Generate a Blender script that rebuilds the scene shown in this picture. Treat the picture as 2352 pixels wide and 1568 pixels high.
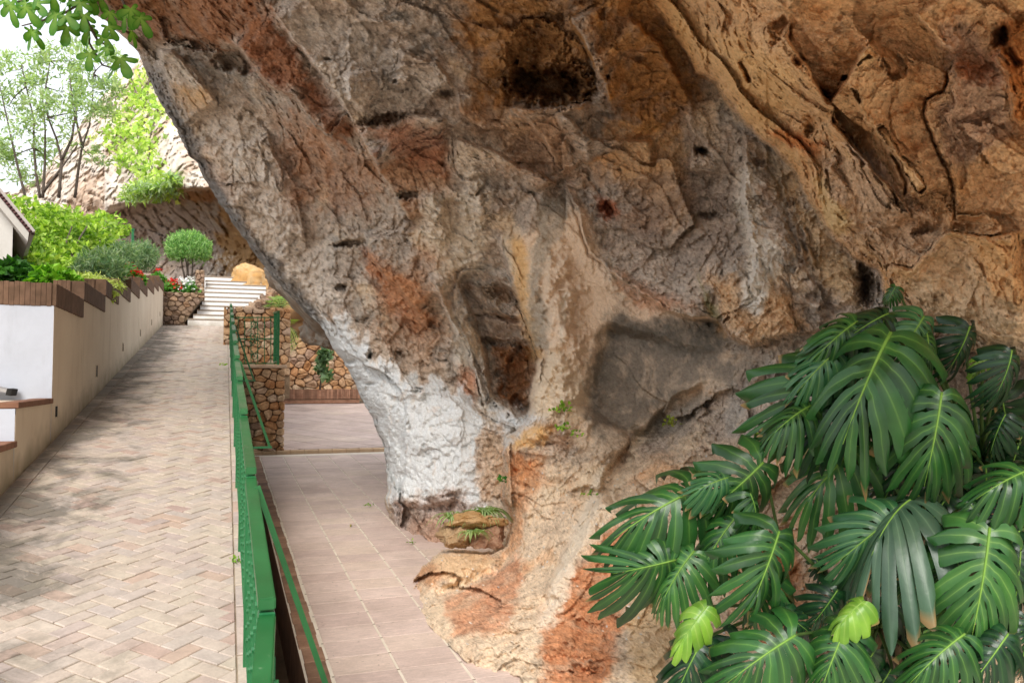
import bpy, bmesh, math, random
import numpy as np
from mathutils import Vector, Matrix, Euler

for _o in list(bpy.data.objects):
    bpy.data.objects.remove(_o)
SC = bpy.context.scene
COL = SC.collection
rnd = random.Random(7)
NR = np.random.default_rng(11)

# ------------------------------------------------------------------ camera
FPX, CXP, CYP = 1900.0, 1176.0, 784.0            # focal length and centre on a 2352 x 1568 frame
YAW, PIT = math.radians(19.2), math.radians(2.59)
CAM = np.array([0.0, 0.0, 1.8])
cam_data = bpy.data.cameras.new('camera')
cam_data.sensor_width = 36.0
cam_data.lens = FPX / 2352.0 * 36.0
cam_data.clip_start, cam_data.clip_end = 0.05, 2000.0
cam_data.dof.use_dof = True
cam_data.dof.focus_distance = 5.6
cam_data.dof.aperture_fstop = 6.3
cam = bpy.data.objects.new('camera', cam_data)
COL.objects.link(cam)
cam.location = CAM
cam.rotation_euler = Euler((math.pi / 2 + PIT, 0, -YAW), 'XYZ')
SC.camera = cam
FW = np.array([math.sin(YAW) * math.cos(PIT), math.cos(YAW) * math.cos(PIT), math.sin(PIT)])
RT = np.array([math.cos(YAW), -math.sin(YAW), 0.0])
UP = np.cross(RT, FW)

# ------------------------------------------------------------------ world, sun, exposure
SUN_EL, SUN_AZ = math.radians(42), math.radians(203)     # azimuth clockwise from +Y
world = bpy.data.worlds.new('World')
SC.world = world
world.use_nodes = True
wn = world.node_tree
wn.nodes.clear()
w_out = wn.nodes.new('ShaderNodeOutputWorld')
w_bg = wn.nodes.new('ShaderNodeBackground')
w_sky = wn.nodes.new('ShaderNodeTexSky')
w_sky.sky_type = 'NISHITA'
w_sky.sun_disc = False
w_sky.sun_elevation = SUN_EL
w_sky.sun_rotation = SUN_AZ
w_sky.air_density, w_sky.dust_density, w_sky.ozone_density = 1.0, 2.5, 1.0
w_mix = wn.nodes.new('ShaderNodeMix')
w_mix.data_type = 'RGBA'
w_mix.inputs[0].default_value = 0.72                      # thin bright overcast veil over the blue
w_mix.inputs[7].default_value = (9.6, 9.7, 10.0, 1)
wn.links.new(w_sky.outputs[0], w_mix.inputs[6])
wn.links.new(w_mix.outputs[2], w_bg.inputs[0])
w_bg.inputs[1].default_value = 0.075
wn.links.new(w_bg.outputs[0], w_out.inputs[0])
sun_data = bpy.data.lights.new('sun', 'SUN')
sun_data.energy = 1.5
sun_data.angle = math.radians(25)
sun_data.color = (1.0, 0.965, 0.915)
sun = bpy.data.objects.new('sun', sun_data)
COL.objects.link(sun)
_sd = Vector((math.sin(SUN_AZ) * math.cos(SUN_EL), math.cos(SUN_AZ) * math.cos(SUN_EL), math.sin(SUN_EL)))
sun.rotation_euler = _sd.to_track_quat('Z', 'Y').to_euler()
SC.view_settings.view_transform = 'Standard'
SC.view_settings.look = 'None'
SC.view_settings.exposure = 1.15
SC.view_settings.gamma = 1.0
SC.view_settings.use_curve_mapping = False
SC.cycles.use_denoising = True
SC.cycles.denoising_prefilter = 'ACCURATE'
SC.cycles.max_bounces = 8
SC.cycles.diffuse_bounces = 5
SC.cycles.transparent_max_bounces = 8

# ------------------------------------------------------------------ geometry helpers
SLOPE = 0.138                                             # the ramp climbs towards +Y
FLS, FL0 = 0.035, -0.10                                   # lower terrace plane z = FL0 + FLS*y

def at(x, y, d):
    """point at distance d in front of the eye seen at (x, y) of the 2352 x 1568 photograph"""
    x = np.asarray(x, float); y = np.asarray(y, float); d = np.asarray(d, float)
    return CAM + d[..., None] * (FW + ((x - CXP) / FPX)[..., None] * RT + ((CYP - y) / FPX)[..., None] * UP)

def on_plane(x, y, s, z0):
    r = FW + (x - CXP) / FPX * RT + (CYP - y) / FPX * UP
    return CAM + (z0 - CAM[2]) / (r[2] - s * r[1]) * r

def floor_z(y):
    return FL0 + FLS * y

def srgb(h):
    """#rrggbb -> linear rgb"""
    v = [int(h[i:i + 2], 16) / 255 for i in (1, 3, 5)]
    return tuple(c / 12.92 if c <= .04045 else ((c + .055) / 1.055) ** 2.4 for c in v)

def mesh_from(name, verts, faces, smooth=False):
    me = bpy.data.meshes.new(name)
    me.from_pydata([tuple(v) for v in verts], [], [tuple(f) for f in faces])
    if smooth:
        me.polygons.foreach_set('use_smooth', np.ones(len(me.polygons), bool))
    me.update()
    return me

def mesh_np(name, verts, quads, smooth=True, nsides=4):
    """fast mesh of equal-sided faces from numpy arrays"""
    me = bpy.data.meshes.new(name)
    verts = np.ascontiguousarray(verts, np.float32); quads = np.ascontiguousarray(quads, np.int32)
    me.vertices.add(len(verts)); me.vertices.foreach_set('co', verts.ravel())
    nf = len(quads)
    me.loops.add(nf * nsides); me.loops.foreach_set('vertex_index', quads.ravel())
    me.polygons.add(nf)
    me.polygons.foreach_set('loop_start', np.arange(nf, dtype=np.int32) * nsides)
    me.polygons.foreach_set('loop_total', np.full(nf, nsides, np.int32))
    me.polygons.foreach_set('use_smooth', np.full(nf, smooth, bool))
    me.update(calc_edges=True)
    me.validate()
    return me

def vcol(me, arr, name='col'):
    a = me.color_attributes.new(name, 'FLOAT_COLOR', 'POINT')
    arr = np.asarray(arr, np.float32)
    if arr.shape[1] == 3:
        arr = np.concatenate([arr, np.ones((len(arr), 1), np.float32)], 1)
    a.data.foreach_set('color', arr.ravel())

def link(name, me, mat=None, parent=None, loc=None, rot=None, scale=None, mtx=None):
    o = bpy.data.objects.new(name, me)
    COL.objects.link(o)
    if mat is not None and me is not None and len(me.materials) == 0:
        me.materials.append(mat)
    if parent is not None:
        o.parent = parent
    if mtx is not None:
        o.matrix_local = mtx
    else:
        if loc is not None: o.location = loc
        if rot is not None: o.rotation_euler = rot
        if scale is not None: o.scale = scale
    return o

def empty(name, loc=(0, 0, 0), parent=None):
    o = bpy.data.objects.new(name, None)
    COL.objects.link(o)
    o.location = loc
    o.empty_display_size = 0.2
    if parent is not None: o.parent = parent
    return o

def tag(o, label=None, cat=None, group=None, kind=None):
    if label: o['label'] = label
    if cat: o['category'] = cat
    if group: o['group'] = group
    if kind: o['kind'] = kind
    return o

class MB:
    """collects shapes, then links them as one mesh"""
    def __init__(s): s.v = []; s.f = []
    def add(s, vs, fs):
        b = len(s.v); s.v += [tuple(map(float, v)) for v in vs]; s.f += [tuple(i + b for i in f) for f in fs]
    def box(s, lo, hi, bev=0.0):
        (a, b, c), (d, e, f) = lo, hi
        if bev <= 0:
            s.add([(a, b, c), (d, b, c), (d, e, c), (a, e, c), (a, b, f), (d, b, f), (d, e, f), (a, e, f)],
                  [(0, 3, 2, 1), (4, 5, 6, 7), (0, 1, 5, 4), (1, 2, 6, 5), (2, 3, 7, 6), (3, 0, 4, 7)])
        else:
            q = bev
            vs = []
            for z, i in ((c, q), (c + q, 0), (f - q, 0), (f, q)):
                vs += [(a + i, b + i, z), (d - i, b + i, z), (d - i, e - i, z), (a + i, e - i, z)]
            fs = [(3, 2, 1, 0), (12, 13, 14, 15)]
            for k in range(3):
                for j in range(4):
                    fs.append((4 * k + j, 4 * k + (j + 1) % 4, 4 * k + 4 + (j + 1) % 4, 4 * k + 4 + j))
            s.add(vs, fs)
    def prism(s, pts_lo, pts_hi):
        n = len(pts_lo)
        s.add(list(pts_lo) + list(pts_hi), [tuple(range(n))[::-1], tuple(range(n, 2 * n))] +
              [(i, (i + 1) % n, n + (i + 1) % n, n + i) for i in range(n)])
    def bar(s, p, q, w, h=None, upv=(0, 0, 1)):
        h = w if h is None else h
        p, q = Vector(p), Vector(q); d = (q - p).normalized()
        u = Vector(upv)
        if abs(d.dot(u)) > .98: u = Vector((1, 0, 0))
        a = d.cross(u).normalized(); b = a.cross(d)
        lo = [p + a * x * w / 2 + b * y * h / 2 for x, y in ((-1, -1), (1, -1), (1, 1), (-1, 1))]
        s.prism(lo, [v + (q - p) for v in lo])
    def tube(s, pts, rad, n=6):
        pts = [Vector(p) for p in pts]
        if not hasattr(rad, '__len__'): rad = [rad] * len(pts)
        b = len(s.v); ref = Vector((.31, .17, .93))
        for i, p in enumerate(pts):
            d = (pts[min(i + 1, len(pts) - 1)] - pts[max(i - 1, 0)]).normalized()
            a = d.cross(ref)
            a = a.normalized() if a.length > 1e-4 else Vector((1, 0, 0))
            c = d.cross(a)
            for k in range(n):
                t = 2 * math.pi * k / n
                s.v.append(tuple(p + (a * math.cos(t) + c * math.sin(t)) * rad[i]))
        for i in range(len(pts) - 1):
            for k in range(n):
                s.f.append((b + i * n + k, b + i * n + (k + 1) % n, b + (i + 1) * n + (k + 1) % n, b + (i + 1) * n + k))
        s.f.append(tuple(b + k for k in range(n))[::-1]); s.f.append(tuple(b + (len(pts) - 1) * n + k for k in range(n)))
    def mesh(s, name, smooth=False): return mesh_from(name, s.v, s.f, smooth)
    def build(s, name, mat, parent=None, smooth=False, loc=None):
        return link(name, s.mesh(name, smooth), mat, parent, loc)

# ------------------------------------------------------------------ vectorised noise
_PERM = np.random.default_rng(3).permutation(4096).astype(np.int64)
_GR = np.random.default_rng(4).normal(size=(4096, 3)); _GR /= np.linalg.norm(_GR, axis=1)[:, None]
_GR = _GR.astype(np.float32)

def _h(i, j, k):
    return _PERM[(_PERM[(_PERM[i & 4095] + j) & 4095] + k) & 4095]

def perlin(P):
    P = np.asarray(P, np.float32)
    I = np.floor(P).astype(np.int64); f = P - I
    u = f * f * f * (f * (f * 6 - 15) + 10)
    out = 0
    for dx in (0, 1):
        wx = u[:, 0] if dx else 1 - u[:, 0]
        for dy in (0, 1):
            wy = u[:, 1] if dy else 1 - u[:, 1]
            for dz in (0, 1):
                wz = u[:, 2] if dz else 1 - u[:, 2]
                g = _GR[_h(I[:, 0] + dx, I[:, 1] + dy, I[:, 2] + dz)]
                dot = g[:, 0] * (f[:, 0] - dx) + g[:, 1] * (f[:, 1] - dy) + g[:, 2] * (f[:, 2] - dz)
                out = out + wx * wy * wz * dot
    return out * 1.5

def fbm(P, octs=4, lac=2.05, gain=.5, ridged=False):
    P = np.asarray(P, np.float32); a = 1.; s = 0; t = 0
    for o in range(octs):
        n = perlin(P + o * 17.3)
        if ridged: n = 1 - 2 * np.abs(n)
        s = s + a * n; t += a; P = P * lac; a *= gain
    return s / t

def worley(P, jit=1.0):
    """F1, F2 and the id of the nearest cell"""
    P = np.asarray(P, np.float32)
    I = np.floor(P).astype(np.int64)
    f1 = np.full(len(P), 9., np.float32); f2 = f1.copy(); cid = np.zeros(len(P), np.int64)
    for dx in (-1, 0, 1):
        for dy in (-1, 0, 1):
            for dz in (-1, 0, 1):
                h = _h(I[:, 0] + dx, I[:, 1] + dy, I[:, 2] + dz)
                c = (_GR[h] * .5 * jit + .5) + I + np.array([dx, dy, dz])
                d = np.sqrt(((c - P) ** 2).sum(1)).astype(np.float32)
                m = d < f1
                f2 = np.where(m, f1, np.minimum(f2, d)); cid = np.where(m, h, cid); f1 = np.where(m, d, f1)
    return f1, f2, cid

def facets(P, seed=0):
    """broken faces: every cell is a little tilted plane"""
    P = np.asarray(P, np.float32) + seed
    I = np.floor(P).astype(np.int64)
    f1 = np.full(len(P), 9., np.float32); vec = np.zeros_like(P); cid = np.zeros(len(P), np.int64)
    for dx in (-1, 0, 1):
        for dy in (-1, 0, 1):
            for dz in (-1, 0, 1):
                hh = _h(I[:, 0] + dx, I[:, 1] + dy, I[:, 2] + dz)
                v = P - ((_GR[hh] * .5 + .5) + I + np.array([dx, dy, dz]))
                d = np.abs(v).sum(1) * .6 + np.sqrt((v ** 2).sum(1)) * .4
                m = d < f1
                f1 = np.where(m, d, f1); cid = np.where(m, hh, cid); vec = np.where(m[:, None], v, vec)
    g = _GR[(cid * 31 + 7) % 4096]
    return (vec * g).sum(1) + .35 * g[:, 0]

def sstep(a, b, x):
    t = np.clip((x - a) / (b - a), 0, 1)
    return t * t * (3 - 2 * t)

# ------------------------------------------------------------------ material helpers
def new_mat(name):
    m = bpy.data.materials.new(name)
    m.use_nodes = True
    nt = m.node_tree
    b = nt.nodes['Principled BSDF']
    return m, nt, b

def nd(nt, t, **kw):
    n = nt.nodes.new(t)
    for k, v in kw.items():
        if k.startswith('i_'):
            key = k[2:]
            n.inputs[int(key) if key.isdigit() else key].default_value = v
        else:
            setattr(n, k, v)
    return n

def noise(nt, scale, detail=4, rough=.55, vec=None, dist=0.0):
    n = nd(nt, 'ShaderNodeTexNoise')
    n.inputs['Scale'].default_value = scale; n.inputs['Detail'].default_value = detail
    n.inputs['Roughness'].default_value = rough; n.inputs['Distortion'].default_value = dist
    if vec is not None: nt.links.new(vec, n.inputs['Vector'])
    return n

def ramp(nt, fac, stops):
    r = nd(nt, 'ShaderNodeValToRGB')
    e = r.color_ramp.elements
    while len(e) < len(stops): e.new(.5)
    for x, (p, c) in zip(e, stops):
        x.position = p; x.color = (*c, 1) if len(c) == 3 else c
    nt.links.new(fac, r.inputs[0])
    return r

def mixc(nt, fac, a, b, mode='MIX'):
    m = nd(nt, 'ShaderNodeMix'); m.data_type = 'RGBA'; m.blend_type = mode
    for sock, val in ((m.inputs[0], fac), (m.inputs[6], a), (m.inputs[7], b)):
        if hasattr(val, 'is_output'): nt.links.new(val, sock)
        elif isinstance(val, (int, float)): sock.default_value = val
        else: sock.default_value = (*val, 1) if len(val) == 3 else val
    return m.outputs[2]

def mth(nt, op, a, b=None, clamp=False):
    m = nd(nt, 'ShaderNodeMath', operation=op); m.use_clamp = clamp
    for i, v in enumerate((a, b)):
        if v is None: continue
        if hasattr(v, 'is_output'): nt.links.new(v, m.inputs[i])
        else: m.inputs[i].default_value = v
    return m.outputs[0]

def bump(nt, b, h, strength=.4, dist=.01):
    n = nd(nt, 'ShaderNodeBump'); n.inputs['Strength'].default_value = strength; n.inputs['Distance'].default_value = dist
    nt.links.new(h, n.inputs['Height']); nt.links.new(n.outputs[0], b.inputs['Normal'])

def pos(nt): return nd(nt, 'ShaderNodeNewGeometry').outputs['Position']

def simple_mat(name, c1, c2, scale=6, rough=.8, bscale=None, bstr=.3, bdist=.01, spec=.3, obj_rand=0.0, attr=None, detail=5):
    """two-tone noise colour, optional per-object brightness, fine relief"""
    m, nt, b = new_mat(name)
    p = pos(nt)
    n = noise(nt, scale, detail, .6, p)
    c = ramp(nt, n.outputs[0], [(.3, c1), (.7, c2)]).outputs[0]
    if attr:
        a = nd(nt, 'ShaderNodeAttribute', attribute_name=attr)
        c = mixc(nt, 1.0, c, a.outputs['Color'], 'MULTIPLY')
    if obj_rand:
        oi = nd(nt, 'ShaderNodeObjectInfo')
        v = mth(nt, 'ADD', mth(nt, 'MULTIPLY', oi.outputs['Random'], obj_rand * 2), 1 - obj_rand)
        c = mixc(nt, 1.0, c, nd_comb(nt, v), 'MULTIPLY')
    nt.links.new(c, b.inputs['Base Color'])
    b.inputs['Roughness'].default_value = rough
    b.inputs['Specular IOR Level'].default_value = spec
    if bscale:
        bump(nt, b, noise(nt, bscale, 6, .65, p).outputs[0], bstr, bdist)
    return m

def nd_comb(nt, v):
    c = nd(nt, 'ShaderNodeCombineColor')
    for i in range(3): nt.links.new(v, c.inputs[i])
    return c.outputs[0]

# ------------------------------------------------------------------ the overhanging rock
def c5(*p): return [(349.1 + x * .46875, y * .46875) for x, y in p]
def c6(*p): return [(1286 + x * .5274, y * .5274) for x, y in p]
def c7(*p): return [(735 + x * .46875, 643 + y * .46875) for x, y in p]
def c8(*p): return [(1341.4 + x * .586, 649.6 + y * .586) for x, y in p]

def tps(ctrl, X, Y):
    c = np.array(ctrl, float); x, y, v = c[:, 0] / 1000, c[:, 1] / 1000, c[:, 2]
    n = len(c)
    def k(r2): return np.where(r2 > 0, r2 * np.log(np.maximum(r2, 1e-12)), 0)
    K = k((x[:, None] - x) ** 2 + (y[:, None] - y) ** 2) + np.eye(n) * 2e-3
    Pm = np.c_[np.ones(n), x, y]
    A = np.block([[K, Pm], [Pm.T, np.zeros((3, 3))]])
    w = np.linalg.solve(A, np.r_[v, 0, 0, 0])
    X = X / 1000; Y = Y / 1000
    o = w[n] + w[n + 1] * X + w[n + 2] * Y
    for i in range(n): o = o + w[i] * k((X - x[i]) ** 2 + (Y - y[i]) ** 2)
    return o

def poly_sd(pts, X, Y):
    """signed distance, positive inside the closed polygon"""
    pts = np.array(pts, float); n = len(pts)
    d2 = np.full(X.shape, 1e12); ins = np.zeros(X.shape, bool)
    for i in range(n):
        (ax, ay), (bx, by) = pts[i], pts[(i + 1) % n]
        ex, ey = bx - ax, by - ay
        t = np.clip(((X - ax) * ex + (Y - ay) * ey) / (ex * ex + ey * ey + 1e-9), 0, 1)
        d2 = np.minimum(d2, (X - ax - t * ex) ** 2 + (Y - ay - t * ey) ** 2)
        if by != ay:
            c = ((ay > Y) != (by > Y)) & (X < (bx - ax) * (Y - ay) / (by - ay) + ax)
            ins ^= c
    d = np.sqrt(d2)
    return np.where(ins, d, -d)

def line_sd(pts, X, Y):
    """distance to an open polyline, side (+1 right of travel on screen) and how far along 0..1"""
    pts = np.array(pts, float); n = len(pts)
    seg = np.hypot(*(pts[1:] - pts[:-1]).T); L = np.r_[0, np.cumsum(seg)]
    d2 = np.full(X.shape, 1e12); side = np.zeros(X.shape); al = np.zeros(X.shape)
    for i in range(n - 1):
        (ax, ay), (bx, by) = pts[i], pts[i + 1]
        ex, ey = bx - ax, by - ay
        t = np.clip(((X - ax) * ex + (Y - ay) * ey) / (ex * ex + ey * ey + 1e-9), 0, 1)
        q = (X - ax - t * ex) ** 2 + (Y - ay - t * ey) ** 2
        m = q < d2
        side = np.where(m, np.sign(ey * (X - ax) - ex * (Y - ay)) * -1, side)
        al = np.where(m, (L[i] + t * seg[i]) / L[-1], al)
        d2 = np.minimum(d2, q)
    return np.sqrt(d2), side, al

def build_rock():
    # left outline of the rock, (y, x)
    sil = [(-700, -190), (-300, -20), (-100, 120), (0, 200), (29, 207), (49, 242), (88, 287), (123, 316), (176, 340),
           (234, 369), (287, 400), (357, 433), (369, 449), (435, 484), (484, 517), (521, 541), (566, 574), (607, 603), (640, 628),
           (690, 678), (746, 735), (798, 763), (854, 805), (910, 829), (976, 862), (1027, 883), (1088, 890), (1154, 885),
           (1205, 899), (1227, 915), (1262, 930), (1300, 930), (1341, 925), (1400, 950), (1480, 1030), (1568, 1130), (1700, 1250)]
    sil = np.array(sil, float)
    py = np.r_[np.arange(-700, -20, 16.), np.arange(-20, 1590, 2.45), np.arange(1592, 1700, 9.)]
    nu = 780
    u = np.linspace(0, 1, nu)
    Lx = np.interp(py, sil[:, 0], sil[:, 1])
    q = np.c_[py * .021, np.full(len(py), .3), np.full(len(py), .7)]
    Lx = Lx + 9 * fbm(q, 4, gain=.6) + 4 * fbm(q * 3.1, 3)
    ext = np.linspace(0, 1, 34)[1:] ** 1.3 * 800
    PX = np.concatenate([Lx[:, None] + u[None] * (2360 - Lx)[:, None], 2360 + np.repeat(ext[None], len(py), 0)], 1)
    PY = np.repeat(py[:, None], PX.shape[1], 1)
    nr, nc = PX.shape
    X, Y = PX.ravel(), PY.ravel()
    # warped picture coordinates give every feature an uneven edge
    q = np.c_[X * .012, Y * .012, np.zeros(len(X))]
    wx = fbm(q, 3, gain=.55); wy = fbm(q + 31.7, 3, gain=.55)
    q2 = np.c_[X * .05, Y * .05, np.zeros(len(X))]
    wx2 = fbm(q2 + 5, 3); wy2 = fbm(q2 + 11, 3)
    WX = X + 10 * wx + 6 * wx2; WY = Y + 10 * wy + 6 * wy2

    L0 = [(230, -60, 9.0), (-100, -400, 6.8), (0, -700, 5.2), (330, 110, 9.9), (440, 350, 9.9), (560, 540, 9.8), (650, 650, 9.6), (760, 800, 9.3), (830, 920, 9.1),
          (880, 1050, 8.95), (905, 1200, 8.75), (1000, 1000, 8.4), (1080, 1150, 8.1), (1000, 1230, 8.3), (1100, 1240, 8.1), (1000, 700, 8.8),
          (800, 500, 9.35), (600, 300, 9.7), (500, 200, 9.5), (480, 60, 8.5), (700, 50, 7.6), (1000, 100, 7.1), (1000, 300, 7.75), (1000, 500, 8.3), (1250, 400, 7.75), (700, 250, 8.6),
          (1150, 600, 8.3), (1190, 850, 8.9), (1150, 950, 8.6), (1450, 300, 7.1), (1450, 50, 6.4), (1250, 50, 6.6), (1500, 520, 7.3), (1450, 620, 7.15), (1650, 300, 7.0),
          (1700, 500, 6.6), (1800, 700, 6.05), (1930, 700, 6.0), (1700, 740, 6.3), (1950, 900, 5.8), (1300, -300, 4.6), (800, -400, 5.2), (1300, -700, 2.9), (1800, 0, 6.2), (2300, 900, 5.2),
          (2300, 300, 5.6), (1600, 1300, 6.2), (2300, 1500, 4.6), (1200, 1500, 7.5)]
    L1 = [(1180, 520, 7.75), (1250, 560, 7.5), (1200, 700, 7.55), (1260, 850, 7.35), (1240, 960, 7.15), (1175, 1040, 7.1), (1165, 1150, 7.05), (1170, 1240, 6.85), (1100, 1280, 6.8),
          (985, 1305, 6.72), (950, 1345, 6.62), (1003, 1420, 5.75), (1103, 1490, 5.16), (1193, 1568, 4.66), (1060, 1400, 5.85), (1150, 1480, 5.2), (1260, 1568, 4.55), (1330, 600, 7.45), (1450, 700, 7.35), (1500, 850, 7.25), (1400, 850, 7.3),
          (1650, 850, 6.9), (1800, 850, 6.3), (1650, 1000, 6.55), (1450, 1000, 7.0), (1330, 1050, 6.85), (1300, 1200, 6.4), (1500, 1150, 6.2), (1200, 1380, 5.8), (1330, 1400, 5.45),
          (1300, 1530, 4.7), (1450, 1400, 5.3), (1500, 1568, 4.6), (1650, 1300, 5.35), (1800, 1150, 5.5), (2000, 1300, 4.8), (2000, 1568, 4.3), (2352, 1568, 4.0), (2200, 1000, 5.9),
          (2352, 1000, 5.8), (2352, 1250, 5.2), (2800, 1300, 4.0), (2000, 900, 5.8), (1050, 1600, 5.2), (1300, 1700, 4.4)]
    L2 = [(1500, 30, 6.2), (1600, 150, 5.9), (1720, 290, 5.75), (1850, 320, 5.6), (1900, 540, 5.35), (2000, 620, 5.0), (2140, 760, 4.55), (2350, 815, 4.15), (1700, 80, 4.95), (1850, 200, 4.8),
          (2000, 100, 4.25), (2100, 400, 4.5), (2000, 480, 4.85), (2250, 680, 4.2), (2352, 400, 4.0), (2352, 0, 3.5), (2000, -350, 2.8), (2000, -700, 1.9), (1500, -400, 3.7), (2800, 400, 3.3), (2900, -500, 2.2),
          (2200, 200, 4.05), (2200, 550, 4.45), (2340, 730, 3.95), (1650, -60, 4.6), (3000, 800, 3.4)]
    poly1 = [(1291, 412), (1221, 441), (1174, 487), (1165, 530), (1146, 539), (1146, 577), (1165, 623), (1188, 680), (1197, 704), (1213, 760), (1239, 826),
             (1227, 868), (1220, 943), (1215, 966), (1171, 1004), (1159, 1041), (1161, 1093), (1159, 1130), (1171, 1196), (1159, 1252), (1110, 1269), (1016, 1266),
             (969, 1299), (946, 1335), (920, 1345), (800, 1500), (900, 1900), (3400, 1900), (3400, 830), (2100, 800), (1900, 760), (1840, 765), (1792, 775), (1724, 791), (1687, 775), (1650, 738),
             (1587, 733), (1539, 717), (1471, 675), (1402, 627), (1354, 580), (1323, 501), (1302, 422)]
    poly2 = c6((370, -10), (440, 60), (520, 180), (590, 320), (680, 360), (760, 480), (830, 560), (930, 640), (1030, 760), (1100, 900), (1190, 1030),
               (1280, 1130), (1380, 1160), (1420, 1290), (1500, 1300), (1560, 1400), (1720, 1440), (1830, 1540), (1900, 1550), (2020, 1560)) + [(3400, 900), (3400, -900), (1400, -900), (1440, -200)]
    d0 = tps(L0, X, Y); d1 = tps(L1, X, Y); d2 = tps(L2, X, Y)
    s1 = poly_sd(poly1, WX, WY); s2 = poly_sd(poly2, WX, WY)
    # edges round off towards the gap behind them
    m1 = sstep(-7, 7, s1); m2 = sstep(-7, 7, s2)
    d1 = d1 + .22 * (1 - sstep(0, 60, s1)) ** 2 * (X < 1300)
    d2 = d2 + .20 * (1 - sstep(0, 55, s2)) ** 2
    D = d0 * (1 - m1) + d1 * m1
    D = D * (1 - m2) + d2 * m2
    L = Lx.repeat(nc)
    D = D + .55 * (1 - np.sqrt(np.clip(1 - (1 - np.clip((X - L) / 60, 0, 1)) ** 2, 0, 1))) * (Y < 1230)

    def sub(pts, pad):
        p = np.array(pts); lo = p.min(0) - pad; hi = p.max(0) + pad
        return np.nonzero((X > lo[0]) & (X < hi[0]) & (Y > lo[1]) & (Y < hi[1]))[0]
    def ledge(pts, amp, w=9, fall=110, flip=1):
        """the right-hand side (on screen, along the line) steps nearer by amp and eases away"""
        i = sub(pts, fall * 2.5)
        d, s, a = line_sd(pts, WX[i], WY[i]); t = d * s * flip
        ends = sstep(0, .12, a) * sstep(1, .88, a)
        D[i] -= 2.7 * amp * ends * sstep(-w * .3, w, t) * np.exp(-np.maximum(t, 0) / fall)
    def groove(pts, amp, w=6):
        i = sub(pts, w * 4)
        d, s, a = line_sd(pts, WX[i], WY[i])
        D[i] += 1.3 * amp * np.exp(-(d / w) ** 2) * sstep(0, .1, a) * sstep(1, .9, a)
    def hole(c, rx, ry, amp, ang=0, hard=.25):
        (cx, cy), = c; r = max(rx, ry) * 1.8
        i = sub([(cx, cy)], r)
        x = WX[i] - cx; y = WY[i] - cy; ca, sa = math.cos(math.radians(ang)), math.sin(math.radians(ang))
        k_ = 1.1 / min(rx, ry, 30)
        qq = np.c_[X[i] * k_, Y[i] * k_, np.full(len(i), cx * .37)]
        q = np.hypot((x * ca + y * sa) / rx, (-x * sa + y * ca) / ry) + .8 * fbm(qq, 5 if rx < 45 else 3, gain=.6)
        D[i] += amp * sstep(1.25, hard, q)

    R = .46875; S = .5274
    # ---- left slab: folds that run down to the right
    ledge(c5((380, 180), (520, 370), (590, 440), (690, 470), (800, 620), (900, 700)), .34, 8, 90, -1)
    ledge(c5((540, 0), (680, 190), (830, 370), (950, 550), (1040, 720), (1130, 880)), .30, 8, 120, -1)
    ledge(c5((1040, 720), (1130, 880), (1200, 980), (1265, 1100)), .16, 6, 40, -1)
    ledge(c5((20, 240), (110, 250), (190, 330), (280, 440), (340, 520)), .25, 8, 60)
    ledge(c5((560, 640), (640, 830), (660, 900), (640, 960)), .14, 8, 60)
    ledge(c5((1000, 610), (1150, 620), (1290, 560), (1470, 580)), .16, 7, 60)
    ledge(c5((1040, 1130), (1060, 1260), (1180, 1400), (1330, 1560)), .18, 10, 90, -1)
    ledge(c5((930, 360), (960, 500), (1040, 560)), .16, 8, 60, -1)
    ledge(c5((1480, 440), (1500, 560), (1620, 640), (1760, 640)), .15, 8, 70, -1)
    ledge(c5((1300, 940), (1310, 1050), (1400, 1100), (1440, 1010)), .1, 8, 40, -1)
    ledge(c5((1760, 530), (1840, 600), (1950, 760), (2010, 880)), .2, 9, 80, -1)
    ledge(c5((1200, 230), (1400, 300), (1480, 420)), .15, 9, 60)
    ledge(c5((1470, 660), (1640, 720), (1800, 800), (2000, 890)), .2, 8, 60)
    hole(c5((400, 290)), 110 * R, 62 * R, .5, 15); hole(c5((220, 225)), 150 * R, 28 * R, .35, 10)
    hole(c5((1130, 592)), 140 * R, 32 * R, .6, -10); hole(c5((1250, 955)), 72 * R, 20 * R, .35, 3); hole(c5((965, 1198)), 85 * R, 22 * R, .35, -6)
    for (x, y, a, b, e) in [(1150, 1440, 24, 20, .15), (925, 1405, 40, 14, .15), (300, 395, 16, 16, .15), (320, 480, 12, 12, .15), (690, 790, 45, 50, .2), (740, 940, 45, 16, .2),
                            (860, 290, 20, 10, .15), (640, 1060, 30, 12, .1), (1170, 440, 16, 14, .12), (420, 890, 12, 12, .1), (770, 850, 40, 18, .14), (1440, 460, 50, 26, .3),
                            (610, 640, 40, 60, .15), (600, 350, 40, 30, .2), (520, 250, 30, 20, .2), (900, 420, 35, 28, .15), (1200, 80, 55, 24, .35), (640, 170, 30, 22, .15)]:
        hole(c5((x, y)), a * R * 1.15, b * R * 1.15, e * .55, 0, 0)
    hole(c5((1965, 410)), 215 * R, 105 * R, 1.5, 0, .1); hole(c5((1920, 190)), 130 * R, 110 * R, .6, 0, 0); hole(c5((1820, 330)), 100 * R, 150 * R, .6, 0, 0)
    ledge(c5((1720, 512), (1850, 530), (2156, 505)), .3, 5, 50)
    hole(c5((1080, 430)), 190 * R, 110 * R, -.25, 5, 0); hole(c5((1600, 1010)), 110 * R, 120 * R, -.2, 0, 0); hole(c5((1370, 1020)), 70 * R, 110 * R, -.2, 0, 0)
    hole(c5((700, 330)), 70 * R, 150 * R, -.2, -35, 0); hole(c5((430, 640)), 110 * R, 200 * R, -.15, -20, 0)
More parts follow.
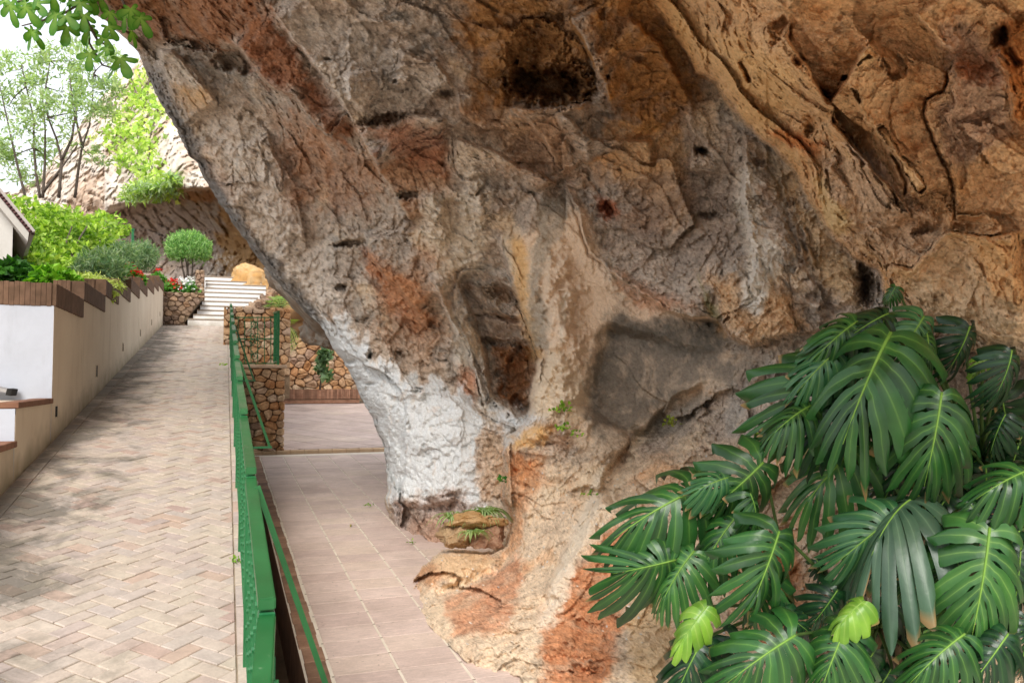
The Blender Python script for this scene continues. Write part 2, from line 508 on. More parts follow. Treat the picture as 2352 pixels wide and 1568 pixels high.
    # lower part of the slab
    hole(c7((890, 70)), 95 * R, 48 * R, .45, 25); hole(c7((880, 300)), 110 * R, 16 * R, .3, 8); hole(c7((975, 470)), 100 * R, 170 * R, .55, 10, .4)
    hole(c7((1000, 620)), 60 * R, 60 * R, .4)
    groove(c7((700, 190), (860, 175), (990, 200)), .12, 6); groove(c7((780, 290), (900, 330), (1000, 320)), .2, 7)
    ledge(c7((520, -40), (600, 140), (700, 330), (760, 480), (800, 640)), .2, 9, 34, -1)
    ledge(c7((640, -60), (720, 140), (800, 360), (840, 620)), -.2, 12, 80, -1)
    for (x, y, a, b, e) in [(225, 190, 26, 20, .3), (250, 360, 24, 22, .2), (390, 370, 28, 34, .22), (600, 370, 70, 36, .2), (545, 215, 22, 30, .2), (430, 152, 40, 12, .15),
                            (150, 405, 24, 18, .2), (250, 508, 34, 10, .15), (105, 45, 30, 16, .14), (520, 860, 22, 30, .12), (500, 820, 16, 14, .12), (760, 955, 40, 12, .15),
                            (690, 1060, 90, 18, .16), (480, 545, 30, 18, .12), (600, 540, 40, 16, .1), (660, 890, 14, 30, .1), (410, 950, 60, 40, .1)]:
        hole(c7((x, y)), a * R * 1.1, b * R * 1.1, e * .6, 0, 0)
    ledge(c7((330, 1085), (480, 1110), (620, 1090), (700, 1050)), -.07, 10, 60)
    hole(c7((520, 1190)), 170 * R, 60 * R, .06, 0, 0)
    # plaster-smooth column, dark panel, foot
    ledge(c5((2010, 880), (2085, 1040), (2095, 1110), (2150, 1240)), .1, 5, 30, -1)
    ledge(c6((30, 800), (70, 950), (130, 1100), (220, 1190), (350, 1280), (480, 1365), (570, 1395), (690, 1385)), .13, 5, 26, -1)
    ledge(c6((690, 1390), (760, 1472), (830, 1500), (960, 1472), (1060, 1450)), .12, 6, 90, -1)
    ledge(c7((1375, 190), (1340, 330), (1310, 500), (1240, 640)), -.12, 30, 140, -1)
    ledge(c7((1330, 1080), (1420, 900), (1540, 760), (1660, 640), (1800, 540), (1900, 480)), -.16, 16, 60)
    ledge(c7((1060, 1560), (1200, 1340), (1330, 1090), (1400, 950)), .12, 30, 60)
    hole(c7((1165, 655)), 40 * R, 26 * R, .2, -25); hole(c7((1050, 760)), 90 * R, 40 * R, -.1, -25, 0); hole(c7((1200, 590)), 60 * R, 30 * R, -.1, -15, 0)
    hole(c7((1860, 700)), 90 * R, 180 * R, -.16, 15, 0); hole(c7((2140, 470)), 50 * R, 60 * R, -.2, 0, 0)
    hole(c7((1440, 880)), 80 * R, 40 * R, .12, -35); hole(c7((1330, 1040)), 130 * R, 30 * R, .1); hole(c7((1450, 1060)), 60 * R, 40 * R, .12)
    groove(c7((925, 940), (1010, 940), (1130, 990), (1210, 985)), .08, 7); groove(c7((910, 780), (1000, 760), (1040, 800), (1180, 800)), .05, 5)
    hole(c7((1170, 250)), 130 * R, 420 * R, -.28, 0, 0); hole(c7((1230, 620)), 150 * R, 200 * R, -.15, 0, 0)
    hole(c7((650, 1440)), 200 * R, 80 * R, -.12, -15, 0)
    groove(c7((560, 1560), (700, 1480), (860, 1420), (940, 1330)), .12, 12)
    hole(c7((960, 1130)), 60 * R, 220 * R, -.08, 0, 0)
    hole([(1290, 1540)], 60, 60, .12, 0, .2); hole([(1360, 1480)], 50, 70, .1); hole([(1345, 1545)], 40, 18, .14)
    # right-hand masses
    groove(c6((1722, 250), (1690, 340), (1680, 400), (1600, 440), (1580, 490), (1600, 560), (1640, 640), (1690, 720), (1720, 850), (1715, 985)), .16, 3.5)
    ledge(c6((1722, 230), (1690, 340), (1680, 400), (1600, 440), (1580, 490), (1600, 560), (1640, 640), (1690, 720), (1720, 850), (1715, 985)), .14, 5, 90, -1)
    hole(c6((960, 140)), 46 * S, 62 * S, .3); hole(c6((1045, 265)), 44 * S, 30 * S, .25, 35); groove(c6((780, 260), (810, 310), (835, 360)), .15, 5)
    ledge(c6((1000, 60), (1000, 180), (1080, 270), (1120, 370), (1170, 450), (1240, 350), (1290, 270), (1365, 150)), .22, 7, 100)
    hole(c6((1240, 350)), 18 * S, 16 * S, .25); hole(c6((1100, 545)), 34 * S, 50 * S, .28); hole(c6((1385, 285)), 30 * S, 20 * S, .2, -50)
    ledge(c6((1240, 360), (1330, 520), (1440, 640), (1530, 800), (1570, 890)), .14, 6, 34, -1)
    ledge(c6((1400, 520), (1500, 690), (1560, 760), (1610, 840)), .16, 5, 30)
    ledge(c6((1180, 500), (1330, 700), (1480, 860), (1540, 960)), .12, 5, 50)
    ledge(c6((1140, 690), (1150, 850), (1190, 1030)), .1, 8, 50, -1)
    groove(c6((1190, 470), (1200, 540), (1290, 640)), .12, 4); groove(c6((1440, 660), (1510, 800), (1500, 860)), .14, 4); groove(c6((1250, 620), (1330, 730)), .1, 4)
    ledge(c6((1400, 1152), (1540, 1165), (1640, 1040), (1700, 1000), (1860, 1020), (2030, 1000)), .2, 9, 120)
    hole(c6((1440, 1235)), 60 * S, 50 * S, .25); hole(c6((1590, 1000)), 60 * S, 20 * S, .1, -10)
    hole(c6((1560, 930)), 100 * S, 40 * S, -.1, 20, 0)
    ledge(c6((1540, 60), (1650, 200), (1720, 250)), .12, 8, 60, -1); ledge(c6((1850, 230), (1940, 340), (1960, 500), (2010, 580)), .18, 7, 70, -1)
    groove(c6((1930, 110), (1940, 200), (2000, 300)), .15, 9)
    hole(c6((1920, 180)), 40 * S, 70 * S, .15)
    # middle column
    hole(c6((615, 655)), 34 * S, 22 * S, .4, 20); hole(c6((210, 905)), 46 * S, 40 * S, .18); hole(c6((1000, 1170)), 28 * S, 22 * S, .2); hole(c6((865, 712)), 26 * S, 26 * S, .2)
    hole(c6((650, 940)), 66 * S, 18 * S, .15); hole(c6((620, 715)), 70 * S, 48 * S, -.16, 0, 0); hole(c6((380, 690)), 90 * S, 70 * S, -.1, 0, 0)
    ledge(c6((790, 540), (805, 700), (790, 860), (820, 1000), (850, 1140), (800, 1300)), .15, 8, 60, -1)
    for k in range(3):
        groove(c6((860 + 40 * k, 640 + 20 * k), (940 + 40 * k, 780 + 30 * k), (1000 + 40 * k, 960 + 30 * k), (1050 + 45 * k, 1160 + 20 * k)), .07, 7)
    ledge(c6((30, 60), (110, 200), (180, 380), (215, 490)), .25, 10, 90, -1); ledge(c6((300, 60), (440, 180), (520, 330), (600, 480)), .18, 12, 90)
    ledge(c6((0, 480), (150, 600), (300, 610), (430, 600)), .12, 8, 60); ledge(c6((520, 470), (570, 580), (560, 760)), .14, 9, 70, -1)
    hole(c6((1330, 1240)), 44 * S, 110 * S, .45, 0, 0)
    groove(c6((0, 560), (120, 760), (200, 880), (230, 960)), .12, 8)
    hole(c6((670, 1330)), 50 * S, 90 * S, .1)

    white_poly = c7((30, 220), (120, 250), (200, 330), (240, 400), (320, 430), (380, 450), (450, 540), (560, 520), (640, 560), (740, 600), (800, 650), (900, 655), (1030, 690), (1000, 720), (930, 750), (915, 810), (900, 720),
               (800, 700), (765, 740), (765, 900), (790, 960), (782, 1080), (760, 1115), (725, 1130), (690, 1050), (640, 1000), (600, 1075), (540, 1040), (500, 1110), (440, 1060), (400, 1100), (345, 1050), (330, 960), (350, 880), (310, 780), (270, 690), (200, 560), (130, 440), (60, 330))
    # ---- roughness by region, then fractal relief in real space
    plaster = c7((960, -190), (1160, -330), (1300, -340), (1360, -100), (1440, 60), (1480, 120), (1880, 180), (2000, 330), (2150, 400), (1900, 560), (1700, 640), (1480, 800), (1380, 860), (1270, 820), (1180, 640), (1040, 640), (1080, 380), (1010, 200))
    smo = sstep(-25, 35, poly_sd(plaster, WX, WY))
    P0 = at(X, Y, D)
    rough = 1 - .78 * smo
    rough *= 1 - .15 * m2
    rough *= 1 - .35 * m1
    rough *= 1 - .15 * sstep(1220, 1330, Y) * m1
    rough *= 1 - .45 * sstep(-20, 30, poly_sd(white_poly, WX, WY))
    e1 = (RT - .9 * UP); e1 /= np.linalg.norm(e1); e3 = FW; e2 = np.cross(e3, e1)
    Q = np.c_[P0 @ e1, P0 @ e2, P0 @ e3]
    Qa = Q * np.array([.55, 1.0, .8])
    warp = np.c_[perlin(P0 * 1.7), perlin(P0 * 1.7 + 9.1), perlin(P0 * 1.7 + 21.3)]
    rel = (.26 * fbm(P0 * .8 + 3, 3) + .46 * fbm(P0 * .42 + 8, 2)) * (.35 + .65 * rough)
    rel += -.09 * fbm(Qa * 1.2 + warp * .3, 3, ridged=True, gain=.5) * (.3 + .7 * rough)
    rel += .44 * facets(Qa * 1.1 + warp * .10, 3.3) * (.2 + .8 * rough) * .55
    rel += .13 * facets(Qa * 2.9 + warp * .10, 13.3) * rough * .6
    rel += .06 * facets(P0 * 6.5 + warp * .2, 23.3) * rough * .7
    rel += .042 * facets(P0 * 14 + warp * .6, 33.3) * (.12 + .88 * rough) * .8
    rel += .016 * facets(P0 * 33 + warp * .6, 43.3) * (.2 + .8 * rough) * .8
    rel += .07 * fbm(P0 * 3.6 + warp * .6, 5, gain=.6) * rough
    f1, f2, _ = worley(Qa * np.array([3.0, 2.6, 2.6]) + warp * .9)
    rel += .06 * sstep(.10, 0, f2 - f1) * rough * sstep(.05, .3, fbm(P0 * 1.3 + 77, 2))   # a few open joints
    gate = sstep(-.05, .25, fbm(P0 * 1.0 + 55, 3))
    for kf, am, sd in ((1.9, .05, 1.), (5.3, .014, 7.)):
        t = Q[:, 1] * kf * .8 + Q[:, 2] * kf * .35 + 1.5 * fbm(P0 * kf * .42 + sd, 4, gain=.6)
        fr = t - np.floor(t)
        saw = np.where(fr < .86, fr / .86, (1 - fr) / .14)
        rel += -am * (saw - .5) * rough * (gate if sd < 2 else .35 + .65 * (1 - gate))
    # pores: clustered, uneven
    region_p = sstep(.0, .3, fbm(P0 * 1.1 + 40, 3))
    pw = np.c_[perlin(P0 * 9), perlin(P0 * 9 + 4), perlin(P0 * 9 + 8)]
    f1, f2, cid = worley(P0 * 6 + warp * .7 + pw * .45)
    rel += .09 * sstep(.40, .1, f1) * ((cid % 7) < 3) * rough * (.08 + .92 * region_p)
    f1, f2, cid = worley(P0 * 16 + warp + pw * .5)
    rel += .032 * sstep(.48, .15, f1) * ((cid % 5) < 3) * rough * (.15 + .85 * region_p)
    rel += .030 * fbm(P0 * 9, 6, gain=.74) * (.25 + .75 * rough)
    rel += .010 * fbm(P0 * 40, 2, ridged=True) * (.2 + .8 * rough)
    D = D + rel
    P = at(X, Y, D)

    # ---- own colours of the stone: crusts, rust, limewash, mould
    def C(h): return np.array(srgb(h))
    n1 = fbm(P0 * .8 + 60, 4); n2 = fbm(P0 * 2.6 + 70, 4); n3 = fbm(P0 * 9 + 80, 4, gain=.6); n4 = fbm(P0 * 32 + 90, 3, gain=.65)
    st = fbm(Qa * 2.4 + warp * .5 + 13, 4)                                       # streaks along the folds
    n5 = fbm(P0 * 5 + warp + 33, 4, gain=.6)
    col = np.repeat(C('#9c9086')[None], len(X), 0)
    def lay(c, w):
        nonlocal col
        w = np.clip(w, 0, 1)[:, None]
        col = col * (1 - w) + C(c) * w
    lay('#8a8682', .9 * sstep(-.1, .3, n2))                     # grey crust
    lay('#94683f', .6 * sstep(.1, .5, n1 + .5 * n2))     # rust brown
    lay('#c4b29a', .6 * sstep(.12, .45, st))
    lay('#7b6556', .5 * sstep(.1, .4, n5))
    def region(pts, c, w=1., soft=26, nz=.0, own=None):
        s = poly_sd(pts, WX + 9 * wx2, WY + 9 * wy2)
        n = own if own is not None else n2
        k_ = sstep(-soft, soft, s + nz * soft * 3.4 * n + nz * soft * 1.6 * n3)
        lay(c, w * k_ * (1 - .55 * nz * sstep(.0, .35, n5 - .3 * n3)))
    # left slab
    region(c5((480, 10), (600, 80), (720, 250), (860, 480), (990, 640), (960, 700), (700, 470), (560, 400), (420, 200)), '#7d4a26', .8, 20, .6)
    region(c5((-300, -60), (500, -60), (620, 60), (460, 190), (300, 260), (60, 200), (-200, 90)), '#7a4c28', .8, 26, .6)
    region(c5((570, 560), (700, 540), (850, 700), (1050, 730), (1160, 980), (1040, 1060), (700, 1000), (640, 900)), '#8a5f40', .55, 30, .7)
    region(c5((1030, 1230), (1120, 1280), (1240, 1370), (1420, 1560), (1300, 1660), (1160, 1500)), '#9a6240', .75, 16, .6)
    region(c5((1020, 640), (1250, 600), (1450, 640), (1460, 820), (1350, 870), (1180, 760)), '#87583f', .7, 24, .6)
    region(c5((640, 60), (950, 60), (1200, 240), (1450, 420), (1300, 560), (950, 560), (760, 260)), '#a8a19b', .85, 30, .7)
    region(c5((1450, -60), (1900, -60), (2156, 150), (2200, 520), (1760, 540), (1600, 520), (1520, 200)), '#80571f', .85, 30, .6)  # ochre stone, deepened so its colour also carries the overhang's shade
    region(c5((2100, -60), (2600, -60), (2700, 500), (2500, 700), (2200, 520)), '#855a20', .85, 30, .5)
    region(c5((1500, 520), (2000, 560), (2160, 900), (1900, 900), (1600, 800)), '#937050', .6, 30, .6)
    region(c5((1480, 650), (1700, 660), (1780, 780), (1560, 880), (1460, 800)), '#b3a89b', .75, 20, .6)
    region(c5((1300, 930), (1650, 960), (1700, 1200), (1500, 1330), (1330, 1150)), '#bcb3a6', .75, 24, .6)
    region(c5((60, 260), (300, 430), (560, 580), (640, 860), (660, 1050), (900, 1300), (860, 1500), (640, 1400), (380, 900), (200, 520)), '#b3aaa2', .88, 30, .6)
    region(c5((100, 420), (260, 440), (280, 520), (180, 540)), '#b08a58', .7, 20, .4)
    region(c7((520, -60), (620, 0), (740, 300), (830, 640), (760, 640), (660, 380)), '#bbb4ab', .75, 14, .5)
    region(c7((270, -100), (560, -80), (640, 260), (560, 430), (330, 300), (270, 60)), '#9b7250', .5, 30, .7)
    region(c7((60, 200), (400, 260), (620, 430), (700, 600), (450, 500), (250, 380)), '#a38f7e', .6, 24, .5)
    region(c7((870, 340), (1060, 330), (1060, 480), (1000, 640), (900, 560)), '#93602f', .8, 18, .5)
    region(c7((690, 430), (760, 460), (760, 620), (690, 560)), '#a5683c', .6, 12, .5)
    # dark weathered rim along the outline
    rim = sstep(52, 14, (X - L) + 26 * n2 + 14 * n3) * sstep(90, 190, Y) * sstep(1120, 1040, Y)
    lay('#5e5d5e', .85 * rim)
    lay('#b9b8b6', .5 * sstep(.05, .3, n5) * sstep(30, 5, X - L) * sstep(600, 680, Y) * sstep(1100, 1000, Y))
    # limewash on the lower left
    white = white_poly
    sw = poly_sd(white, WX + 10 * wx2, WY + 14 * wy2)
    fl = sstep(.2, .42, n5 + .5 * n3) * .6                                    # flaked spots
    nst = fbm(P0 * np.array([7, 7, 1.6]) + warp * .4 + 19, 4, gain=.6)
    lay('#dadde2', .97 * sstep(-30, 6, sw + 66 * nst + 26 * n3 + 12 * n4) * (1 - fl))
    region(c7((765, 740), (800, 700), (900, 730), (905, 860), (890, 1060), (785, 1080), (765, 900)), '#a8907a', .8, 8, .3)
    region(c7((330, 1090), (560, 1070), (640, 1010), (780, 1100), (600, 1330), (340, 1260)), '#8d7a72', .8, 12, .5)
    region(c7((460, 1180), (600, 1160), (620, 1300), (480, 1300)), '#8f6a52', .5, 18, .6)
    # plaster-like flowstone and mould
    region(plaster, '#d2bca6', .95, 22, .15)
    region(c7((940, -230), (1000, -190), (1060, 240), (1085, 390), (1040, 400), (960, 60)), '#bf9a66', .85, 12, .4)
    region(c7((1060, 420), (1180, 330), (1330, 500), (1300, 700), (1040, 660)), '#dccbb4', .7, 20, .4)
    region(c5((1870, 1000), (2030, 935), (2030, 1100), (1940, 1250), (1910, 1400), (1960, 1580), (1930, 1720), (1870, 1720), (1840, 1568), (1830, 1350), (1880, 1150)), '#79736a', .8, 14, .5)
    region(c7((1185, 60), (1205, 80), (1210, 180), (1195, 300), (1180, 300), (1185, 160)), '#ded5c8', .7, 7, .3)
    dark = c7((1390, 190), (1460, 110), (1500, 130), (1560, 180), (1700, 190), (1880, 180), (1960, 240), (2020, 330), (2100, 330), (2160, 380), (2100, 480), (1930, 540), (1900, 480), (1700, 640), (1600, 720), (1480, 800), (1400, 870), (1280, 820), (1260, 700), (1320, 580), (1300, 450), (1360, 260))
    region(dark, '#5f5a54', .92, 34, .5)
    region(c7((1400, 190), (1700, 200), (1900, 190), (2030, 340), (1800, 380), (1500, 280), (1420, 300)), '#47443f', .8, 22, .5)
    region(c7((1370, 230), (1480, 260), (1440, 500), (1330, 560), (1320, 420)), '#625e58', .6, 22, .5)
    region(c7((1460, 20), (1560, 60), (1700, 130), (1640, 180), (1520, 130)), '#b58e72', .7, 14, .4)
    region(c7((1560, 720), (1700, 660), (1860, 560), (1900, 620), (1800, 760), (1600, 800)), '#7d756b', .6, 24, .6)
    # middle column
    region(c6((220, 560), (520, 560), (560, 760), (480, 900), (240, 760)), '#b08a58', .6, 30, .6)
    region(c6((220, 820), (500, 760), (760, 820), (760, 1100), (500, 1180), (300, 1040)), '#7d7067', .65, 30, .6)
    region(c6((240, 1180), (420, 1260), (600, 1350), (420, 1330)), '#b08a72', .6, 14, .4)
    region(c6((620, 1190), (800, 1240), (1000, 1280), (1080, 1420), (830, 1490), (720, 1420)), '#b39068', .7, 24, .5)
    region(c6((860, 600), (1000, 740), (1260, 1120), (1310, 1200), (1300, 1340), (1150, 1260), (980, 900)), '#a58a62', .65, 26, .5)
    region(c6((900, 640), (960, 680), (1000, 900), (1060, 1100), (1010, 1080), (930, 860)), '#7f776c', .6, 14, .6)
    region(c6((170, 870), (250, 880), (250, 950), (180, 940)), '#93502c', .8, 10, .4)
    region(c6((600, 1200), (680, 1330), (690, 1400), (640, 1380)), '#6d7038', .6, 9, .4)
    ws = c6((800, 740), (850, 760), (840, 830), (860, 960), (930, 1050), (945, 1150), (900, 1200), (890, 1290), (860, 1365), (800, 1330), (800, 1240), (840, 1180), (850, 1060), (820, 980), (775, 890), (800, 820))
    lay('#ccccce', .95 * sstep(-12, 6, poly_sd(ws, WX + 6 * wx2, WY + 8 * wy2) + 9 * n3 + 5 * n4))
    lay('#d8d0c4', .6 * sstep(-26, 10, poly_sd(ws, WX, WY) + 20 * n3))
    # right-hand overhang
    r2 = sstep(-6, 8, s2)
    lay('#bd9668', .74 * r2); lay('#96724d', .45 * r2 * sstep(.0, .35, n2)); lay('#c9a878', .5 * r2 * sstep(.08, .4, st)); lay('#96643a', .5 * r2 * sstep(.2, .5, n5 + .3 * n1))
    region(c6((1130, 690), (1220, 650), (1420, 780), (1680, 980), (1660, 1120), (1380, 1160), (1190, 1030)), '#98826f', .75, 22, .5)
    region(c6((1640, 100), (1760, 60), (1940, 300), (1970, 560), (1760, 740), (1690, 700), (1590, 500), (1700, 400)), '#91796b', .75, 22, .5)
    region(c6((1740, 230), (1880, 240), (1900, 330), (1760, 340)), '#9a5a33', .6, 20, .5)
    region(c6((1920, 100), (2100, 100), (2100, 560), (1990, 540), (1940, 360)), '#995f27', .75, 16, .5)
    region(c6((1250, 620), (1330, 640), (1420, 760), (1380, 790)), '#948882', .7, 14, .4)
    region(c6((890, 565), (1080, 590), (1150, 650), (1080, 670), (950, 620)), '#a5632f', .75, 12, .4)
    region(c6((1120, 770), (1150, 790), (1175, 880), (1260, 900), (1272, 1000), (1200, 1022), (1150, 960)), '#cfb588', .85, 9, .4)
    region(c6((1480, 1300), (1560, 1180), (1700, 1060), (1860, 1040), (2200, 1060), (2200, 1560), (1830, 1530), (1720, 1430), (1560, 1390)), '#bda78d', .75, 22, .4)
    region(c6((1800, 1040), (2200, 1020), (2200, 1350), (1900, 1300), (1820, 1180)), '#b08045', .6, 26, .6)
    region(c6((1580, 1380), (1720, 1400), (1840, 1480), (2200, 1500), (2200, 1600), (1830, 1545), (1720, 1440)), '#aaa39b', .7, 18, .5)
    region(c6((430, 20), (560, 60), (1000, 300), (1050, 480), (860, 560), (700, 350), (540, 200)), '#c4a272', .6, 26, .4)
    # foot
    foot = [(1160, 1040), (1300, 1060), (1420, 1050), (1560, 1040), (1800, 1000), (2500, 1000), (2500, 1800), (900, 1800), (900, 1290), (1100, 1260), (1150, 1230)]
    ft = sstep(-30, 30, poly_sd(foot, WX, WY))
    lay('#b8a48e', .8 * ft); lay('#a8825f', .55 * ft * sstep(0, .35, n2)); lay('#d6c3ab', .6 * ft * sstep(.05, .35, st)); lay('#8d7d70', .4 * ft * sstep(.15, .4, n5))
    region(c7((905, 830), (1100, 840), (1080, 1000), (1010, 1150), (970, 1330), (720, 1460), (470, 1520), (460, 1420), (620, 1350), (900, 1310), (920, 1100)), '#986c4a', .8, 16, .6)
    region(c7((600, 1560), (760, 1470), (980, 1330), (1000, 1480), (900, 1700), (650, 1760)), '#925f42', .75, 14, .6)
    region(c7((560, 1350), (800, 1345), (880, 1360), (780, 1460), (640, 1530)), '#c9ad8c', .75, 16, .5)
    region([(1240, 1420), (1330, 1290), (1400, 1200), (1470, 1230), (1440, 1400), (1400, 1560), (1380, 1620), (1240, 1620)], '#98623f', .88, 18, .6)
    region([(1440, 1330), (1520, 1320), (1560, 1500), (1500, 1600), (1450, 1560)], '#cdb18c', .8, 16, .5)
    region(c7((930, 760), (1060, 700), (1120, 740), (1060, 830), (930, 830)), '#c79d63', .8, 12, .4)
    region(c7((960, 150 + 700), (1060, 900), (1000, 1010), (920, 960)), '#a8744c', .6, 12, .5)
    region([(1640, 1230), (1800, 1230), (1900, 1450), (1780, 1500), (1660, 1360)], '#a06a40', .7, 24, .6)
    region(c7((1400, 900), (1360, 1100), (1270, 1330), (1200, 1560), (1120, 1700), (1060, 1700), (1180, 1400), (1290, 1130), (1350, 960)), '#ddd0bf', .75, 10, .5)
    region(c7((1560, 760), (1620, 740), (1480, 1000), (1380, 1260), (1330, 1300), (1420, 1050)), '#d6c8b4', .6, 10, .6)
    # speckle: mineral grain, embedded pebbles, dark dots painted as pore shade
    n6 = fbm(P0 * 22 + warp + 44, 4, gain=.7); n7 = fbm(P0 * 75 + 3, 2, gain=.7)
    f1, f2, cid = worley(P0 * 13 + warp * .8 + 2)
    spk = sstep(.34, .14, f1) * ((cid % 9) < 2) * (.3 + .7 * rough) + .8 * sstep(.2, .42, n6 + .4 * n7) * (cid % 3 == 0)
    g = 1 + .6 * n4 + .5 * n3 + .4 * n6 + .45 * n7 + .16 * n2 - .38 * np.clip(spk, 0, 1)
    g = 1 + (g - 1) * (1 - .45 * smo)
    g = np.where(sstep(-9, 7, sw) > .5, 1 + .45 * (g - 1), g)
    col = col * np.clip(g, .35, 1.7)[:, None]
    f1, f2, cid = worley(P0 * 26 + 7)
    peb = sstep(.26, .18, f1) * ((cid % 23) < 2) * ft
    col = col * (1 - peb[:, None]) + peb[:, None] * np.where((cid % 2 == 0)[:, None], C('#e0d8cc'), C('#a9adb0'))
    P = P - (peb * .012)[:, None] * FW
    lum = col @ np.array([.3, .5, .2])
    col = (col * .97 + .03 * lum[:, None]) * 1.7 * np.array([1.0, .985, .925])
    col = col * np.minimum(1, .80 / np.maximum(col.max(1), 1e-4))[:, None]
    col = np.clip(col, .012, .84)

    V = P.reshape(nr, nc, 3); K = col.reshape(nr, nc, 3)
    # the back of the rock: the outline turns away from the eye and runs behind
    wrap = []
    wk = []
    nb = 16
    base = V[:, 0]
    yv = py
    for k in range(1, nb + 1):
        t = k / nb
        px = Lx + 14 * t + 230 * t ** 2.2
        dd = D.reshape(nr, nc)[:, 0] + .25 * t + 4.2 * t ** 1.6
        pts = at(px, yv, dd)
        nz = fbm(pts * 1.6, 4)
        pts = pts + nz[:, None] * (.22 * min(1, t * 4)) * (FW + RT * .4)
        wrap.append(pts); kk = np.array(C('#8f8378'))[None] * (1 + .5 * fbm(pts * 5, 3))[:, None]
        wk.append(np.clip(.35 * K[:, 0] + .65 * kk, .02, .8) if k < 3 else np.clip(kk, .02, .8))
    V = np.concatenate([np.stack(wrap[::-1], 1), V], 1); K = np.concatenate([np.stack(wk[::-1], 1), K], 1)
    nc += nb
    # above the frame the cliff goes on upwards
    T0 = V[0]
    up_rows = [T0 + np.array([.25 * k, .30 * k ** 1.3, .55 * k ** 1.2]) + (.25 * fbm(T0 * 1.1 + k * .9, 4))[:, None] * np.array([.3, -1, .2]) for k in range(9, 0, -1)]
    V = np.concatenate([np.stack(up_rows), V]); K = np.concatenate([np.repeat(K[:1], 9, 0), K]); nr += 9
    idx = np.arange(nr * nc).reshape(nr, nc)
    F = np.stack([idx[:-1, :-1], idx[1:, :-1], idx[1:, 1:], idx[:-1, 1:]], -1).reshape(-1, 4)
    me = mesh_np('overhanging_rock', V.reshape(-1, 3), F)
    vcol(me, K.reshape(-1, 3))
    m, nt, b = new_mat('rock')
    a = nd(nt, 'ShaderNodeAttribute', attribute_name='col')
    p = pos(nt)
    na = noise(nt, 55, 6, .7, p); nb_ = noise(nt, 14, 5, .6, p)
    c = mixc(nt, .55, a.outputs['Color'], ramp(nt, na.outputs[0], [(.25, (.62, .6, .58)), (.75, (1.3, 1.3, 1.3))]).outputs[0], 'MULTIPLY')
    nt.links.new(c, b.inputs['Base Color'])
    b.inputs['Roughness'].default_value = .92; b.inputs['Specular IOR Level'].default_value = .2
    vo = nd(nt, 'ShaderNodeTexVoronoi'); vo.inputs['Scale'].default_value = 62; nt.links.new(p, vo.inputs['Vector'])
    h = mth(nt, 'ADD', mth(nt, 'ADD', na.outputs[0], mth(nt, 'MULTIPLY', nb_.outputs[0], 1.5)), mth(nt, 'MULTIPLY', vo.outputs['Distance'], .9))
    bump(nt, b, h, .7, .012)
    o = link('overhanging_rock', me, m)
    tag(o, 'huge overhanging limestone rock in ochre and grey with a whitewashed lower corner', 'rock', kind='structure')
    return o

rock = build_rock()
# ------------------------------------------------------------------ ground sheets
EY = Vector((0, 1, SLOPE)).normalized(); EX = Vector((1, 0, 0)); EZ = EX.cross(EY)
PATH_M = Matrix((EX, EY, EZ)).transposed().to_4x4()      # columns: across, up the ramp, off the ramp
LP = math.hypot(1, SLOPE)
PX0, PX1, PV0, PV1 = -1.512, 0.075, -3.0 * LP, 23.15 * LP

earth = simple_mat('earth', srgb('#4b3a2c'), srgb('#6d5842'), 3, .95, 40, .5, .02)
_g = MB(); _g.add([(-400, -400, -1.0), (400, -400, -1.0), (400, 500, -1.0), (-400, 500, -1.0)], [(0, 1, 2, 3)])
tag(_g.build('ground', earth), 'brown earth under the terraces', 'ground', kind='structure')

def brick_mat(name, per_object, stain=True):
    m, nt, b = new_mat(name)
    p = pos(nt)
    if per_object:
        v = nd(nt, 'ShaderNodeObjectInfo').outputs['Random']
    else:
        v = nd(nt, 'ShaderNodeAttribute', attribute_name='col').outputs['Fac']
    base = ramp(nt, v, [(0, srgb('#c0b1a3')), (.25, srgb('#c4b7a6')), (.45, srgb('#bbafa6')), (.65, srgb('#c5b6a8')), (.84, srgb('#b8a9a1')), (.94, srgb('#bfa998')), (1.0, srgb('#b39c92'))]).outputs[0]
    n1 = noise(nt, 9, 6, .65, p); n2 = noise(nt, 70, 4, .7, p)
    c = mixc(nt, .8, base, ramp(nt, n1.outputs[0], [(.25, (.72, .7, .68)), (.7, (1.12, 1.1, 1.07))]).outputs[0], 'MULTIPLY')
    c = mixc(nt, .5, c, ramp(nt, n2.outputs[0], [(.3, (.75, .75, .75)), (.7, (1.15, 1.15, 1.15))]).outputs[0], 'MULTIPLY')
    if stain:
        # dark algae patches that gather on the side of the planted wall
        sp = nd(nt, 'ShaderNodeSeparateXYZ'); nt.links.new(p, sp.inputs[0])
        st = noise(nt, 1.6, 7, .68, p, .6)
        side = mth(nt, 'MULTIPLY', mth(nt, 'ADD', sp.outputs[0], .55), -.24)
        k = mth(nt, 'ADD', st.outputs[0], side)
        k = ramp(nt, k, [(.55, (0, 0, 0)), (.70, (1, 1, 1))]).outputs[0]
        c = mixc(nt, mth(nt, 'MULTIPLY', k, .72), c, srgb('#57544a'))
        dk = noise(nt, 5.2, 3, .5, p)
        d2 = ramp(nt, dk.outputs[0], [(.70, (0, 0, 0)), (.78, (1, 1, 1))]).outputs[0]
        c = mixc(nt, mth(nt, 'MULTIPLY', d2, .35), c, srgb('#6f675d'))
    nt.links.new(c, b.inputs['Base Color'])
    b.inputs['Roughness'].default_value = .8; b.inputs['Specular IOR Level'].default_value = .25
    bump(nt, b, mth(nt, 'ADD', n1.outputs[0], mth(nt, 'MULTIPLY', n2.outputs[0], .5)), .35, .006)
    return m

